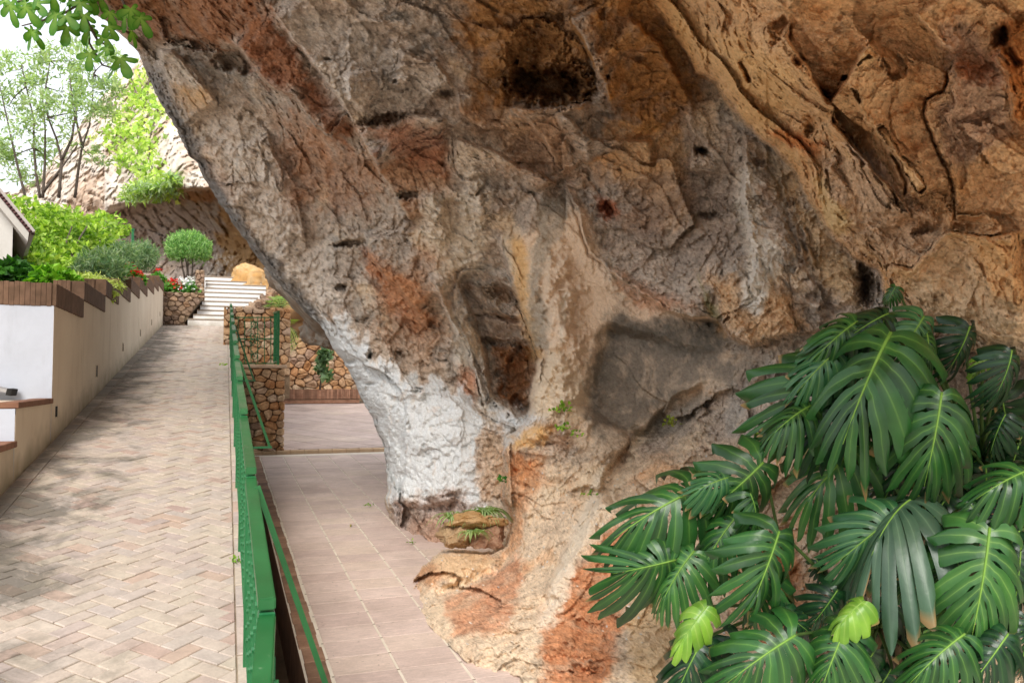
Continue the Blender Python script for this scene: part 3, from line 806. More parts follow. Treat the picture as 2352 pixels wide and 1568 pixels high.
bm_obj = brick_mat('paving_brick', True); bm_stuff = brick_mat('paving_brick_far', False)
grout = simple_mat('grout', srgb('#7d6d5c'), srgb('#a89781'), 4, .95, 60, .5, .01)

ramp_path = tag(empty('path', (0, 0, 0)), 'ramp paved with pale herringbone bricks climbing between white wall and green railing', 'path', kind='structure')
_b = MB()
_b.prism([PATH_M @ Vector(v) for v in ((PX0 - .1, PV0, -.3), (PX1 + .14, PV0, -.3), (PX1 + .14, PV1, -.3), (PX0 - .1, PV1, -.3))],
         [PATH_M @ Vector(v) for v in ((PX0 - .1, PV0, -.007), (PX1 + .14, PV0, -.007), (PX1 + .14, PV1, -.007), (PX0 - .1, PV1, -.007))])
_b.build('bedding', grout, ramp_path)

def clip_rect(poly, x0, x1, y0, y1):
    def cl(p, ax, lim, sgn):
        o = []
        for i in range(len(p)):
            a, b2 = p[i], p[(i + 1) % len(p)]
            ina, inb = sgn * (a[ax] - lim) <= 0, sgn * (b2[ax] - lim) <= 0
            if ina: o.append(a)
            if ina != inb:
                t = (lim - a[ax]) / (b2[ax] - a[ax]); o.append(tuple(a[k] + t * (b2[k] - a[k]) for k in (0, 1)))
        return o
    for ax, lim, sg in ((0, x0, -1), (0, x1, 1), (1, y0, -1), (1, y1, 1)):
        if len(poly) < 3: return []
        poly = cl(poly, ax, lim, sg)
    return poly

def slab_geo(poly, h, cham=.004, base=-.02):
    """a paving piece: worn edges round its top"""
    n = len(poly); cx = sum(p[0] for p in poly) / n; cy = sum(p[1] for p in poly) / n
    def ins(p, e):
        d = math.hypot(p[0] - cx, p[1] - cy) or 1
        return (p[0] + (cx - p[0]) / d * e * 1.5, p[1] + (cy - p[1]) / d * e * 1.5)
    vs = [(p[0], p[1], base) for p in poly] + [(p[0], p[1], h - cham) for p in poly] + [(*ins(p, cham), h) for p in poly]
    fs = []
    for k in (0, n):
        fs += [(k + i, k + (i + 1) % n, k + n + (i + 1) % n, k + n + i) for i in range(n)]
    fs.append(tuple(range(2 * n, 3 * n)))
    return vs, fs

def poly_area(p): return abs(sum(p[i][0] * p[(i + 1) % len(p)][1] - p[(i + 1) % len(p)][0] * p[i][1] for i in range(len(p)))) / 2

def build_ramp_bricks():
    bl, bw, gap = .178, .089, .005
    r2 = math.sqrt(.5)
    pieces = []                               # (polygon in ramp coordinates, distance)
    xi0, xi1 = PX0 + .125, PX1 - .005
    N = 225
    for i in range(-N, N):
        for j in range(-N, N):
            # herringbone: unit cells of width bw, pieces 1x2
            k = (i - j) % 4
            if k == 0: a, c, w, h = i * bw, j * bw, bl, bw
            elif k == 3: a, c, w, h = i * bw, (j - 0) * bw, bw, bl
            else: continue
            q = [(a + gap / 2, c + gap / 2), (a + w - gap / 2, c + gap / 2), (a + w - gap / 2, c + h - gap / 2), (a + gap / 2, c + h - gap / 2)]
            q = [((x - y) * r2 - .7, (x + y) * r2) for x, y in q]
            if max(p[0] for p in q) < xi0 or min(p[0] for p in q) > xi1 or max(p[1] for p in q) < 2.2 or min(p[1] for p in q) > PV1: continue
            e = [(x + rnd.uniform(-.003, .003), y + rnd.uniform(-.003, .003)) for x, y in q]
            c2 = clip_rect(e, xi0, xi1, PV0, PV1)
            if len(c2) >= 3 and poly_area(c2) > .0008: pieces.append(c2)
    v = PV0 + 4
    while v < PV1 - .13:                       # header course beside the wall
        w = .125 + rnd.uniform(-.004, .004)
        pieces.append([(PX0 + .004, v), (PX0 + .118, v), (PX0 + .118, v + w * 2 - .008), (PX0 + .004, v + w * 2 - .008)])
        v += w * 2
    v = PV0 + 4
    while v < PV1 - .3:                        # edging course under the railing
        pieces.append([(PX1 + .002, v), (PX1 + .065, v), (PX1 + .065, v + .272), (PX1 + .002, v + .272)])
        v += .28
    def vis(p):
        c = PATH_M @ Vector((sum(a for a, _ in p) / len(p), sum(a for _, a in p) / len(p), 0))
        r = np.array(c) - CAM; d = r @ FW
        if d < .5: return 0
        x, y = CXP + FPX * (r @ RT) / d, CYP - FPX * (r @ UP) / d
        return poly_area(p) / d ** 2 if (-40 < x < 2392 and y < 1610) else 0
    pieces.sort(key=lambda p: -vis(p))
    mb = MB(); cols = []
    for n_, p in enumerate(pieces):
        h = rnd.uniform(-.0035, .004)
        if n_ < 300:
            cx = sum(a for a, _ in p) / len(p); cy = sum(a for _, a in p) / len(p)
            vs, fs = slab_geo([(a - cx, b2 - cy) for a, b2 in p], h)
            m = PATH_M @ Matrix.Translation((cx, cy, 0)) @ Euler((rnd.uniform(-.012, .012), rnd.uniform(-.012, .012), 0)).to_matrix().to_4x4()
            link('brick', mesh_from('brick', vs, fs), bm_obj, ramp_path, mtx=m)
        else:
            vs, fs = slab_geo(p, h)
            mb.add([PATH_M @ Vector(v_) for v_ in vs], fs); cols += [rnd.random()] * len(vs)
    o = mb.build('paving_bricks', bm_stuff, ramp_path)
    a = o.data.attributes.new('col', 'FLOAT', 'POINT'); a.data.foreach_set('value', np.array(cols, np.float32))
    tag(o, kind='stuff')
build_ramp_bricks()

# ------------------------------------------------------------------ lower terrace of square tiles
def tile_mat(name):
    m, nt, b = new_mat(name)
    p = pos(nt)
    oi = nd(nt, 'ShaderNodeObjectInfo').outputs['Random']
    base = ramp(nt, oi, [(0, srgb('#d6c3b8')), (.4, srgb('#decbbf')), (.7, srgb('#d0bcb2')), (1, srgb('#deccbc'))]).outputs[0]
    mp = nd(nt, 'ShaderNodeMapping'); nt.links.new(p, mp.inputs[0]); mp.inputs['Scale'].default_value = (7, 42, 10); mp.inputs['Rotation'].default_value = (0, 0, .2)
    rv = noise(nt, 1.0, 6, .7, mp.outputs[0], 1.2)               # riven ripples across the tile
    n1 = noise(nt, 2.2, 5, .6, p); n2 = noise(nt, 60, 4, .7, p)
    c = mixc(nt, .75, base, ramp(nt, rv.outputs[0], [(.25, (.7, .68, .67)), (.55, (1, .98, .97)), (.75, (1.3, 1.29, 1.28))]).outputs[0], 'MULTIPLY')
    c = mixc(nt, .7, c, ramp(nt, n1.outputs[0], [(.3, (.78, .75, .73)), (.7, (1.12, 1.1, 1.1))]).outputs[0], 'MULTIPLY')
    c = mixc(nt, .3, c, ramp(nt, n2.outputs[0], [(.3, (.7, .7, .7)), (.7, (1.2, 1.2, 1.2))]).outputs[0], 'MULTIPLY')
    ds = noise(nt, .9, 7, .7, p, .4); c = mixc(nt, mth(nt, 'MULTIPLY', ramp(nt, ds.outputs[0], [(.5, (0, 0, 0)), (.7, (1, 1, 1))]).outputs[0], .32), c, srgb('#9a867a'))
    gr = noise(nt, 26, 3, .5, p); c = mixc(nt, mth(nt, 'MULTIPLY', ramp(nt, gr.outputs[0], [(.68, (0, 0, 0)), (.74, (1, 1, 1))]).outputs[0], .5), c, srgb('#6b5a4e'))
    nt.links.new(c, b.inputs['Base Color'])
    b.inputs['Roughness'].default_value = .72; b.inputs['Specular IOR Level'].default_value = .3
    bump(nt, b, mth(nt, 'ADD', rv.outputs[0], mth(nt, 'MULTIPLY', n2.outputs[0], .3)), .5, .008)
    return m
tm = tile_mat('terrace_tile')
joint = simple_mat('tile_joint', srgb('#d6cab8'), srgb('#e6dccb'), 6, .9, 60, .3, .004)
joint_d = simple_mat('tile_joint_dark', srgb('#6d5c50'), srgb('#85725f'), 6, .9)
clay = simple_mat('clay_edging', srgb('#7d5e4a'), srgb('#a08068'), 8, .85, 50, .4, .006, obj_rand=.22)
TEY = Vector((0, 1, FLS)).normalized(); TM = Matrix((Vector((1, 0, 0)), TEY, Vector((1, 0, 0)).cross(TEY))).transposed().to_4x4(); TM.translation = (0, 0, FL0)
terrace = tag(empty('terrace_floor'), 'sunken terrace of square pinkish riven tiles beside the rock', 'floor', kind='structure')
_b = MB(); _b.prism([TM @ Vector(v) for v in ((.47, -2, -.4), (9, -2, -.4), (9, 15.5, -.4), (.47, 15.5, -.4))], [TM @ Vector(v) for v in ((.47, -2, -.0035), (9, -2, -.0035), (9, 15.5, -.0035), (.47, 15.5, -.0035))])
_b.build('bedding', joint, terrace)
_b = MB()
for k in range(46):                                # dark dirt lines between the rows
    y = 2.4 + k * .285
    _b.prism([TM @ Vector(v) for v in ((.62, y - .004, -.002), (6, y - .004, -.002), (6, y + .004, -.002), (.62, y + .004, -.002))], [TM @ Vector(v) for v in ((.62, y - .004, -.0008), (6, y - .004, -.0008), (6, y + .004, -.0008), (.62, y + .004, -.0008))])
_b.build('joint_dirt', joint_d, terrace)
_tm = {}
for ci in range(9):
    x0 = .625 + ci * .385
    for k in range(46):
        y0 = 2.4 + k * .285
        c = TM @ Vector((x0 + .19, y0 + .14, 0)); r = np.array(c) - CAM; d = r @ FW
        x, y = CXP + FPX * (r @ RT) / d, CYP - FPX * (r @ UP) / d
        edge = 905 if y < 1230 else 1000 + (y - 1420) * 1.2 if y > 1400 else 960
        if x > edge + 160 or y > 1680 or y0 > 15.1: continue
        key = rnd.randrange(5)
        if key not in _tm:
            g = .004
            pl = [(-.1925 + .009, -.1425 + .003), (.1925 - .009, -.1425 + .003), (.1925 - .009, .1425 - .003), (-.1925 + .009, .1425 - .003)]
            pl = [(a + rnd.uniform(-.002, .002), b2 + rnd.uniform(-.0012, .0012)) for a, b2 in pl]
            vs, fs = slab_geo(pl, .002, .002, -.01); _tm[key] = mesh_from('tile', vs, fs)
        link('tile', _tm[key], tm, terrace, mtx=TM @ Matrix.Translation((x0 + .1925, y0 + .1425, rnd.uniform(-.001, .002))) @ Euler((rnd.uniform(-.004, .004), rnd.uniform(-.004, .004), rnd.choice((0, math.pi)))).to_matrix().to_4x4())
_bm = None
for k in range(52):                                # clay brick border along the trench
    y0 = 2.2 + k * .252
    if _bm is None:
        vs, fs = slab_geo([(0, .003), (.128, .003), (.128, .249), (0, .249)], .004, .004, -.05); _bm = mesh_from('border_brick', vs, fs)
    link('border_brick', _bm, clay, terrace, mtx=TM @ Matrix.Translation((.482 + rnd.uniform(-.006, .006), y0, 0)))
# trench between ramp and terrace
_b = MB(); _b.add([(.1, -2, -.55), (.6, -2, -.55), (.6, 16, -.1), (.1, 16, -.1)], [(0, 1, 2, 3)])
tag(_b.build('trench_bed', earth), 'dark earth at the bottom of the narrow trench', 'soil', kind='structure')
clayw = simple_mat('trench_wall', srgb('#5a3d2c'), srgb('#7a563e'), 6, .95, 30, .5, .02)
_b = MB(); _b.prism([(.468, -2, -.6), (.4805, -2, -.6), (.4805, 15.4, -.2), (.468, 15.4, -.2)], [(.468, -2, floor_z(-2) - .006), (.4805, -2, floor_z(-2) - .006), (.4805, 15.4, floor_z(15.4) - .006), (.468, 15.4, floor_z(15.4) - .006)])
_b.build('trench_lining', clayw, terrace)
# retaining face under the ramp
_b = MB(); _b.prism([(.10, -3, -1.2), (.215, -3, -1.2), (.215, 23, -1), (.10, 23, -1)], [(.10, -3, -3 * SLOPE - .01), (.215, -3, -3 * SLOPE - .01), (.215, 23, 23 * SLOPE - .01), (.10, 23, 23 * SLOPE - .01)])
_b.build('kerb', simple_mat('kerb_cement', srgb('#9aa39c'), srgb('#b9beb6'), 8, .9, 40, .4, .006), ramp_path)

# second, higher terrace beyond the border strip
Y2 = 15.55
def up_z(y): return floor_z(Y2) + .05 + .067 * (y - Y2)
terr2 = tag(empty('upper_terrace_floor'), 'paler terrace floor with diagonal joints in front of the brick planter', 'floor', kind='structure')
pale = simple_mat('pale_floor', srgb('#bfada0'), srgb('#d2c2b3'), 1.6, .75, 30, .3, .006, detail=7)
_b = MB(); _b.prism([(.3, Y2 + .16, -.3), (8, Y2 + .16, -.3), (8, 26, -.3), (.3, 26, -.3)], [(.3, Y2 + .16, up_z(Y2 + .16)), (8, Y2 + .16, up_z(Y2 + .16)), (8, 26, up_z(26)), (.3, 26, up_z(26))])
_b.build('floor_slab', joint_d, terr2)
def tz2(p, h): return (p[0], p[1], up_z(p[1]) + h)
for i in range(-14, 30):
    for j in range(-14, 30):
        s_ = .62
        q = [(i * s_, j * s_), ((i + 1) * s_ - .02, j * s_), ((i + 1) * s_ - .02, (j + 1) * s_ - .02), (i * s_, (j + 1) * s_ - .02)]
        ca, sa = math.cos(.62), math.sin(.62)
        q = [(x * ca - y * sa + 2, x * sa + y * ca + 17) for x, y in q]
        q = clip_rect(q, .4, 5.2, Y2 + .17, 24.3)
        if len(q) < 3 or poly_area(q) < .02: continue
        vs, fs = slab_geo(q, .004, .002, -.02)
        link('flagstone', mesh_from('flagstone', [tz2(v, v[2]) for v in vs], fs), tm, terr2)
for k in range(20):
    x0 = .42 + k * .25
    _b = MB(); _b.box((x0, Y2, floor_z(Y2) - .1), (x0 + .244, Y2 + .155, up_z(Y2) + .008 + rnd.uniform(0, .004)), .006)
    _b.build('step_brick', simple_mat('step_clay', srgb('#c9a685'), srgb('#d8bd9c'), 8, .85, 50, .4, .006, obj_rand=.15) if k == 0 else bpy.data.materials['step_clay'], terr2)
# ------------------------------------------------------------------ green iron railing of the ramp
def paint_mat(name, c1, c2, worn):
    m, nt, b = new_mat(name)
    p = pos(nt); n = noise(nt, 5, 5, .6, p); n2 = noise(nt, 45, 5, .7, p)
    c = ramp(nt, n.outputs[0], [(.3, c1), (.7, c2)]).outputs[0]
    w = ramp(nt, n2.outputs[0], [(.64, (0, 0, 0)), (.72, (1, 1, 1))]).outputs[0]
    c = mixc(nt, mth(nt, 'MULTIPLY', w, .35), c, worn)  # pale flecks: dusty wear plus sky sheen mixed into the colour
    nt.links.new(c, b.inputs['Base Color'])
    nt.links.new(ramp(nt, n.outputs[0], [(.3, (.28, .28, .28)), (.7, (.5, .5, .5))]).outputs[0], b.inputs['Roughness'])
    bump(nt, b, n2.outputs[0], .12, .003)
    return m
green = paint_mat('green_paint', srgb('#1d5a2d'), srgb('#296c38'), srgb('#93a888'))
green_d = paint_mat('green_paint_bars', srgb('#1c6238'), srgb('#26703f'), srgb('#6e9a86'))
rail = tag(empty('ramp_railing', (.12, 0, 0)), 'green painted iron railing with riveted balusters running up the brick ramp', 'railing')
RX = 0.121; PL = 1.495; RH = .85
def pz(y): return y * SLOPE
_bal = MB()
_bal.box((-.012, -.004, 0), (.012, .004, .70))
for zz in (.10, .22, .34, .46, .58):
    _bal.tube([(-.017, 0, zz), (.017, 0, zz)], .011, 6)
bal_me = _bal.mesh('baluster')
def rail_panel(parent, y0, L, zb, zt0, zt1, x, nbal, bend=0.0):
    """one panel: tube on top, post, bars; zt0/zt1 heights of the tube's ends"""
    b = MB(); w = .0235
    b.prism([(x - w - bend, y0, zt0 - .034), (x + w - bend, y0, zt0 - .034), (x + w, y0 + L, zt1 - .034), (x - w, y0 + L, zt1 - .034)],
            [(x - w - bend, y0, zt0), (x + w - bend, y0, zt0), (x + w, y0 + L, zt1), (x - w, y0 + L, zt1)])
    bm = bmesh.new(); me = b.mesh('top_rail'); bm.from_mesh(me); bmesh.ops.bevel(bm, geom=bm.edges[:], offset=.004, segments=2, affect='EDGES'); bm.to_mesh(me); bm.free()
    link('top_rail', me, green, parent)
    b = MB(); s = (zt1 - zt0) / L
    b.bar((x, y0 + .03, zb(y0 + .03) + .10), (x, y0 + L - .01, zb(y0 + L) + .10), .03, .012)
    b.build('bottom_rail', green_d, parent)
    b = MB(); b.box((x - .022, y0 + .004, zb(y0) - .02), (x + .022, y0 + .048, zt0 - .04), .003); b.build('post', green_d, parent)
    for k in range(nbal):
        y = y0 + .05 + (L - .05) * (k + .5) / nbal
        zt = zt0 + (y - y0) * s - .03; z0 = zb(y) + .10
        link('baluster', bal_me, green_d, parent, loc=(x, y, z0), scale=(1, 1, (zt - z0) / .70))
rail.location = (0, 0, 0)
for k in range(14):
    y0 = 2.385 - 2 * PL + k * PL
    if y0 + PL > 20.2: break
    zt0 = pz(y0) + RH + .022; zt1 = pz(y0 + PL) + RH - .022
    rail_panel(rail, y0, PL, pz, zt0, zt1, RX, 11, .11 if k == 1 else .0)
    # raking stay on the outer side
    if k in (3, 6, 9):
        yb = y0 - .2
        b = MB(); q_ = .42 if k == 3 else .30; b.bar((RX + .02, yb, zt0 - .06), (RX + q_, yb, pz(yb) + (.03 if k > 3 else -.33)), .010, .024)
        b.build('stay', green, rail)
        if k == 3: continue
        b = MB(); b.bar((RX - .01, yb, pz(yb) + .03), (RX + .32, yb, pz(yb) + .03), .02, .02)
        b.build('stay_foot', green_d, rail)
# ------------------------------------------------------------------ split-leaf plant in front of the rock
def leaf_mat(name, rough=.35, trans=.2, tint=(1, 1, 1), spec=.5, bumps=0):
    m, nt, b = new_mat(name)
    a = nd(nt, 'ShaderNodeAttribute', attribute_name='col')
    n = noise(nt, 14, 4, .6, pos(nt))
    c = mixc(nt, .5, a.outputs['Color'], ramp(nt, n.outputs[0], [(.3, (.75, .75, .75)), (.7, (1.2, 1.2, 1.2))]).outputs[0], 'MULTIPLY')
    c = mixc(nt, 1.0, c, tint, 'MULTIPLY')
    nt.links.new(c, b.inputs['Base Color'])
    b.inputs['Roughness'].default_value = rough; b.inputs['Specular IOR Level'].default_value = spec
    if bumps: bump(nt, b, noise(nt, 40, 3, .5, pos(nt)).outputs[0], bumps, .004)
    t = nd(nt, 'ShaderNodeBsdfTranslucent')
    tc = mixc(nt, 1.0, c, (1.5, 1.7, .6), 'MULTIPLY')
    nt.links.new(tc, t.inputs[0])
    mx = nd(nt, 'ShaderNodeMixShader'); mx.inputs[0].default_value = trans
    nt.links.new(b.outputs[0], mx.inputs[1]); nt.links.new(t.outputs[0], mx.inputs[2])
    nt.links.new(mx.outputs[0], nt.nodes['Material Output'].inputs[0])
    return m
mon_mat = leaf_mat('split_leaf', .33, .06, spec=.42, bumps=.25)
mid_mat = simple_mat('leaf_midrib', srgb('#6f9a3c'), srgb('#86ad4a'), 8, .5)
pet_mat = simple_mat('leaf_stalk', srgb('#3f5a2c'), srgb('#587038'), 8, .5)

def split_leaf(seed, grav, nl=7, cuts=1.0, width=.5, fold=.25, droop=.25, green=('#1d4526', '#2c5f30', '#6c9a48'), brown=.3):
    r = random.Random(seed)
    V = []; Fc = []; K = []
    SS = [0, .08, .16, .22, .28, .36, .44, .54, .64, .74, .83, .91, .97, 1.0]
    VV = [0, .22, .44, .5, .56, .78, 1]
    ca, cb, cv = (np.array(srgb(x)) for x in green); cbn = np.array(srgb('#a08055'))
    def arch(y): return -droop * y * y * .9
    for sg in (-1, 1):
        bo = []
        for j in range(nl + 1):
            f = j / nl
            t = .80 * f ** 1.08
            th = math.radians(138 - 128 * f ** .72) if j < nl else math.radians(4)
            R = (width * (.86 + .32 * math.sin(math.pi * min(1, f * 1.15 + .12)))) if j < nl else .24
            R *= 1 - .35 * max(0, f - .62)
            bo.append((t, th + r.uniform(-.06, .06), R * r.uniform(.88, 1.1)))
        sc = [r.uniform(.42, .66) if r.random() < .9 * cuts else 2 for _ in range(nl + 1)]
        hl = [r.random() < .75 * cuts for _ in range(nl + 1)]
        hl2 = [r.uniform(.17, .26) for _ in range(nl + 1)]
        wav = [r.uniform(-.08, .09) for _ in range(nl)]
        tipdrop = [r.uniform(.10, .45) for _ in range(nl)]
        brn = [r.random() < brown for _ in range(nl)]
        sh = r.uniform(.9, 1.1); gk = [r.uniform(.25, .85) for _ in range(nl)]
        for i in range(nl):
            b0 = len(V); A, B = bo[i], bo[i + 1]
            for s in SS:
                def gp(j):
                    g = .11 * sstep(sc[j], sc[j] + .13, s) + .12 * sstep(.82, 1.0, s) * (1 if sc[j] < 1 else .3)
                    if hl[j] and j > 0: g += .15 * math.exp(-((s - hl2[j]) / .06) ** 2)
                    return g
                g0, g1 = gp(i), gp(i + 1)
                if i == 0: g0 = .0
                for v in VV:
                    w = g0 + (1 - g0 - g1) * v
                    t = A[0] + (B[0] - A[0]) * w; th = A[1] + (B[1] - A[1]) * w; R = A[2] + (B[2] - A[2]) * w
                    e = 1 - .10 * (2 * v - 1) ** 2 * s
                    if s > .9: e *= 1 - .12 * abs(2 * v - .9) * (s - .9) / .1
                    x = R * e * s * math.sin(th); y = t + R * e * s * math.cos(th) + .10 * R * s * s
                    rr = s * R
                    z = arch(y) - fold * abs(x) * .5 + .10 * s * (1 - s) - (tipdrop[i] + droop * .35) * rr * s ** 1.5 * 1.6 + wav[i] * s + .02 * math.cos((v - .5) * 2 * math.pi) * s * -1
                    gg = gk[i] * (rr ** 1.7) * .75 + .10 * y * y
                    V.append((sg * x + grav[0] * gg, y + grav[1] * gg, z + grav[2] * gg))
                    vein = math.exp(-((v - .5) / .05) ** 2) * (1 - s) ** .7 * .75 + math.exp(-(s / .03) ** 2) * .4
                    c = (ca + (cb - ca) * (.5 + .5 * math.sin(i * 2.1 + s * 3 + seed))) * sh
                    c = c + (cv - c) * min(1, vein)
                    if brn[i] and s > .93: c = c + (cbn - c) * .8
                    K.append(c)
            nv = len(VV)
            for a in range(len(SS) - 1):
                for q in range(nv - 1):
                    f = (b0 + a * nv + q, b0 + a * nv + q + 1, b0 + (a + 1) * nv + q + 1, b0 + (a + 1) * nv + q)
                    Fc.append(f if sg > 0 else f[::-1])
    me = mesh_from('leaf', V, Fc, True); vcol(me, np.array(K))
    mb = MB(); mb.tube([(grav[0] * .10 * y * y, y + grav[1] * .10 * y * y, arch(y) + .004 + grav[2] * .10 * y * y) for y in np.linspace(0, .97, 9)], [.016 - .013 * k / 8 for k in range(9)], 5)
    return me, mb.mesh('midrib', True)

LEAVES = [  # base, tip (crop c8), depth at base, depth at tip, width, fold, droop, roll, kind
    ((1190, 240), (985, 610), 3.75, 3.55, .56, .25, .25, 10, 0), ((960, 350), (715, 640), 4.05, 3.95, .56, .35, .35, -10, 0), ((1195, 190), (880, 235), 3.95, 3.85, .46, .4, .35, 15, 0),
    ((1390, 475), (1345, 870), 3.6, 3.45, .58, .5, .5, 0, 0), ((1665, 310), (1640, 520), 3.7, 3.65, .6, .5, .5, 10, 3), ((1500, 215), (1440, 420), 4.0, 4.0, .5, .5, .4, 0, 3),
    ((1075, 665), (800, 910), 4.1, 4.0, .56, .25, .25, -5, 1), ((690, 748), (430, 1020), 3.95, 3.85, .56, .4, .4, 0, 0), ((460, 842), (85, 985), 4.05, 3.9, .56, .4, .3, -10, 0),
    ((345, 1130), (120, 1190), 3.95, 3.85, .8, .6, .6, -20, 0), ((752, 1018), (640, 1400), 3.6, 3.45, .66, .2, .2, 0, 0), ((1215, 950), (960, 1150), 3.7, 3.6, .62, .4, .4, 10, 4),
    ((1300, 880), (1060, 950), 3.75, 3.55, .8, .3, .5, 30, 2), ((1578, 1005), (1540, 1430), 3.4, 3.25, .52, .35, .3, 0, 1), ((815, 1425), (520, 1600), 3.4, 3.3, .62, .25, .25, 0, 0),
    ((1015, 1395), (890, 1660), 3.4, 3.3, .6, .3, .3, 5, 0), ((1085, 1290), (935, 1400), 3.4, 3.35, .42, .3, .3, 0, 5), ((470, 1310), (310, 1500), 3.6, 3.5, .34, .5, .3, -20, 5),
    ((1400, 1320), (1280, 1470), 3.55, 3.5, .4, .3, .3, 20, 6), ((1480, 1420), (1270, 1560), 3.3, 3.2, .55, .4, .4, 5, 0), ((1650, 1420), (1500, 1640), 3.3, 3.2, .5, .4, .4, 0, 3),
    ((1760, 770), (1530, 830), 3.45, 3.35, .5, .4, .3, 10, 0), ((455, 1440), (330, 1660), 3.6, 3.5, .6, .4, .4, 0, 3), ((1740, 880), (1620, 1010), 3.5, 3.45, .5, .5, .5, 0, 3),
    ((1290, 900), (1330, 1080), 3.8, 3.7, .7, .4, .4, -10, 2), ((1250, 470), (1160, 740), 3.95, 3.9, .52, .5, .4, 0, 3), ((1120, 560), (1040, 800), 4.1, 4.05, .5, .5, .4, 0, 3),
    ((1260, 640), (1200, 900), 4.0, 3.95, .45, .5, .4, 0, 3), ((1700, 1080), (1690, 1330), 3.7, 3.6, .5, .5, .4, 0, 3), ((1400, 1180), (1300, 1380), 3.9, 3.85, .5, .5, .4, 0, 3),
    ((900, 1130), (960, 1240), 3.9, 3.85, .5, .4, .4, 0, 3), ((1720, 1350), (1740, 1560), 3.5, 3.4, .5, .4, .4, 0, 3), ((1260, 1190), (1230, 1290), 3.8, 3.75, .5, .4, .4, 0, 4),
    ((1210, 60), (1165, 130), 4.3, 4.3, .55, .4, .3, 0, 0), ((640, 870), (700, 1000), 3.85, 3.8, .6, .5, .4, 0, 0), ((1560, 330), (1500, 420), 3.9, 3.85, .4, .4, .3, 0, 5),
    ((1640, 560), (1560, 700), 3.9, 3.9, .5, .5, .4, 0, 3), ((760, 1330), (900, 1420), 3.6, 3.55, .5, .4, .3, 0, 3),
]
for _x, _y, _tx, _ty in ((1060, 150, 890, 260), (1320, 130, 1230, 300), (1180, 120, 1010, 190), (1000, 250, 800, 400), (1330, 190, 1370, 330), (880, 480, 700, 560), (1020, 420, 860, 640), (560, 760, 400, 800), (600, 900, 420, 1090), (420, 1050, 250, 1240), (1480, 620, 1380, 800), (1500, 860, 1590, 1000)):
    LEAVES.append(((_x, _y + 45), (_tx, _ty + 45), 3.95, 3.85, .56, .4, .4, 0, rnd.choice((0, 0, 1, 3, 4))))
for _k in range(34):                                    # filler leaves deeper in the clump, shade put in as darker green
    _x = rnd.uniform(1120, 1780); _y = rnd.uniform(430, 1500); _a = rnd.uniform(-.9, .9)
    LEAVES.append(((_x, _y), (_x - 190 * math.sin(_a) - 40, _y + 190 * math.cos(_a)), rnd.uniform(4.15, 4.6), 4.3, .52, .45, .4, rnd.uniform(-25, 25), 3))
for _x, _y in ((600, 1440), (700, 1180), (1130, 1480), (1190, 1560), (1330, 1540), (980, 1250), (1600, 1180), (1480, 1060)):
    LEAVES.append(((_x, _y), (_x - 110, _y + 170), 3.75, 3.7, .56, .4, .4, rnd.uniform(-20, 20), rnd.choice((0, 3))))
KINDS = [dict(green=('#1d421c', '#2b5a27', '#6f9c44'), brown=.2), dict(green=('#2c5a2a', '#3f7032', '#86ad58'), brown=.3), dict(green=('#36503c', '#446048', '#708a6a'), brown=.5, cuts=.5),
         dict(green=('#0f2c18', '#183d20', '#3f6a32'), brown=.1), dict(green=('#2a5a34', '#3c6c40', '#85ab62'), brown=.7), dict(green=('#5f8a2a', '#76a032', '#a5c060'), brown=.05, cuts=.35),  # darkest greens hold the gloom between leaves in their colour
         dict(green=('#5f7f45', '#6f8f50', '#8aa866'), brown=.3, cuts=.2)]
mon = tag(empty('monstera_plant', tuple(at(2150, 1560, 4.0))), 'sprawling plant with large glossy split green leaves climbing the rock foot', 'plant')
MON0 = Vector(mon.location)
hubs = [(at(*c8((1330, 1000))[0], 4.35)), (at(*c8((1150, 1350))[0], 4.2)), (at(*c8((1560, 700))[0], 4.4)), (at(*c8((820, 1250))[0], 4.5)), (at(*c8((1600, 1350))[0], 4.0))]
for n_, (b_, t_, db, dt, wd, fo, dr, roll, kd) in enumerate(LEAVES):
    (bx, by), (tx, ty) = c8((b_[0] + 12, b_[1] - 45), (t_[0] + 12, t_[1] - 45))
    B = Vector(at(bx, by, db)); T = Vector(at(tx, ty, dt))
    ye = (T - B); L = ye.length * .9 * rnd.uniform(.82, 1.1); ye.normalize()
    nrm = (-Vector(FW) * .8 + Vector((0, 0, 1)) * .55 + Vector(RT) * rnd.uniform(-.15, .15))
    nrm = (nrm - ye * nrm.dot(ye)).normalized()
    nrm.rotate(Matrix.Rotation(math.radians(roll + rnd.uniform(-34, 34)), 3, ye))
    xe = ye.cross(nrm).normalized()
    M = Matrix((xe, ye, nrm)).transposed().to_4x4(); M.translation = B - MON0
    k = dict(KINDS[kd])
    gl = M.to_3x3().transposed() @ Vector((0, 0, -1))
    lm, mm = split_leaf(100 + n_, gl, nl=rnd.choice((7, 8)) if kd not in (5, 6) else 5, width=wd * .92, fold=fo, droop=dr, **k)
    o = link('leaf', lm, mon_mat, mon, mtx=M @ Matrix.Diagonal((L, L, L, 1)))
    link('midrib', mm, mid_mat, o)
    # stalk back to the nearest stem
    H = min((Vector(h) for h in hubs), key=lambda h: (h - B).length)
    mb = MB(); c1 = B - ye * .18 * L - nrm * .10; pts = []
    for q in range(9):
        s = q / 8; pts.append((B * (1 - s) ** 2 + c1 * 2 * s * (1 - s) + H * s * s) - MON0)
    mb.tube(pts, [.006 + .004 * q / 8 for q in range(9)], 6)
    mb.build('stalk', pet_mat, mon, True)
mb = MB()
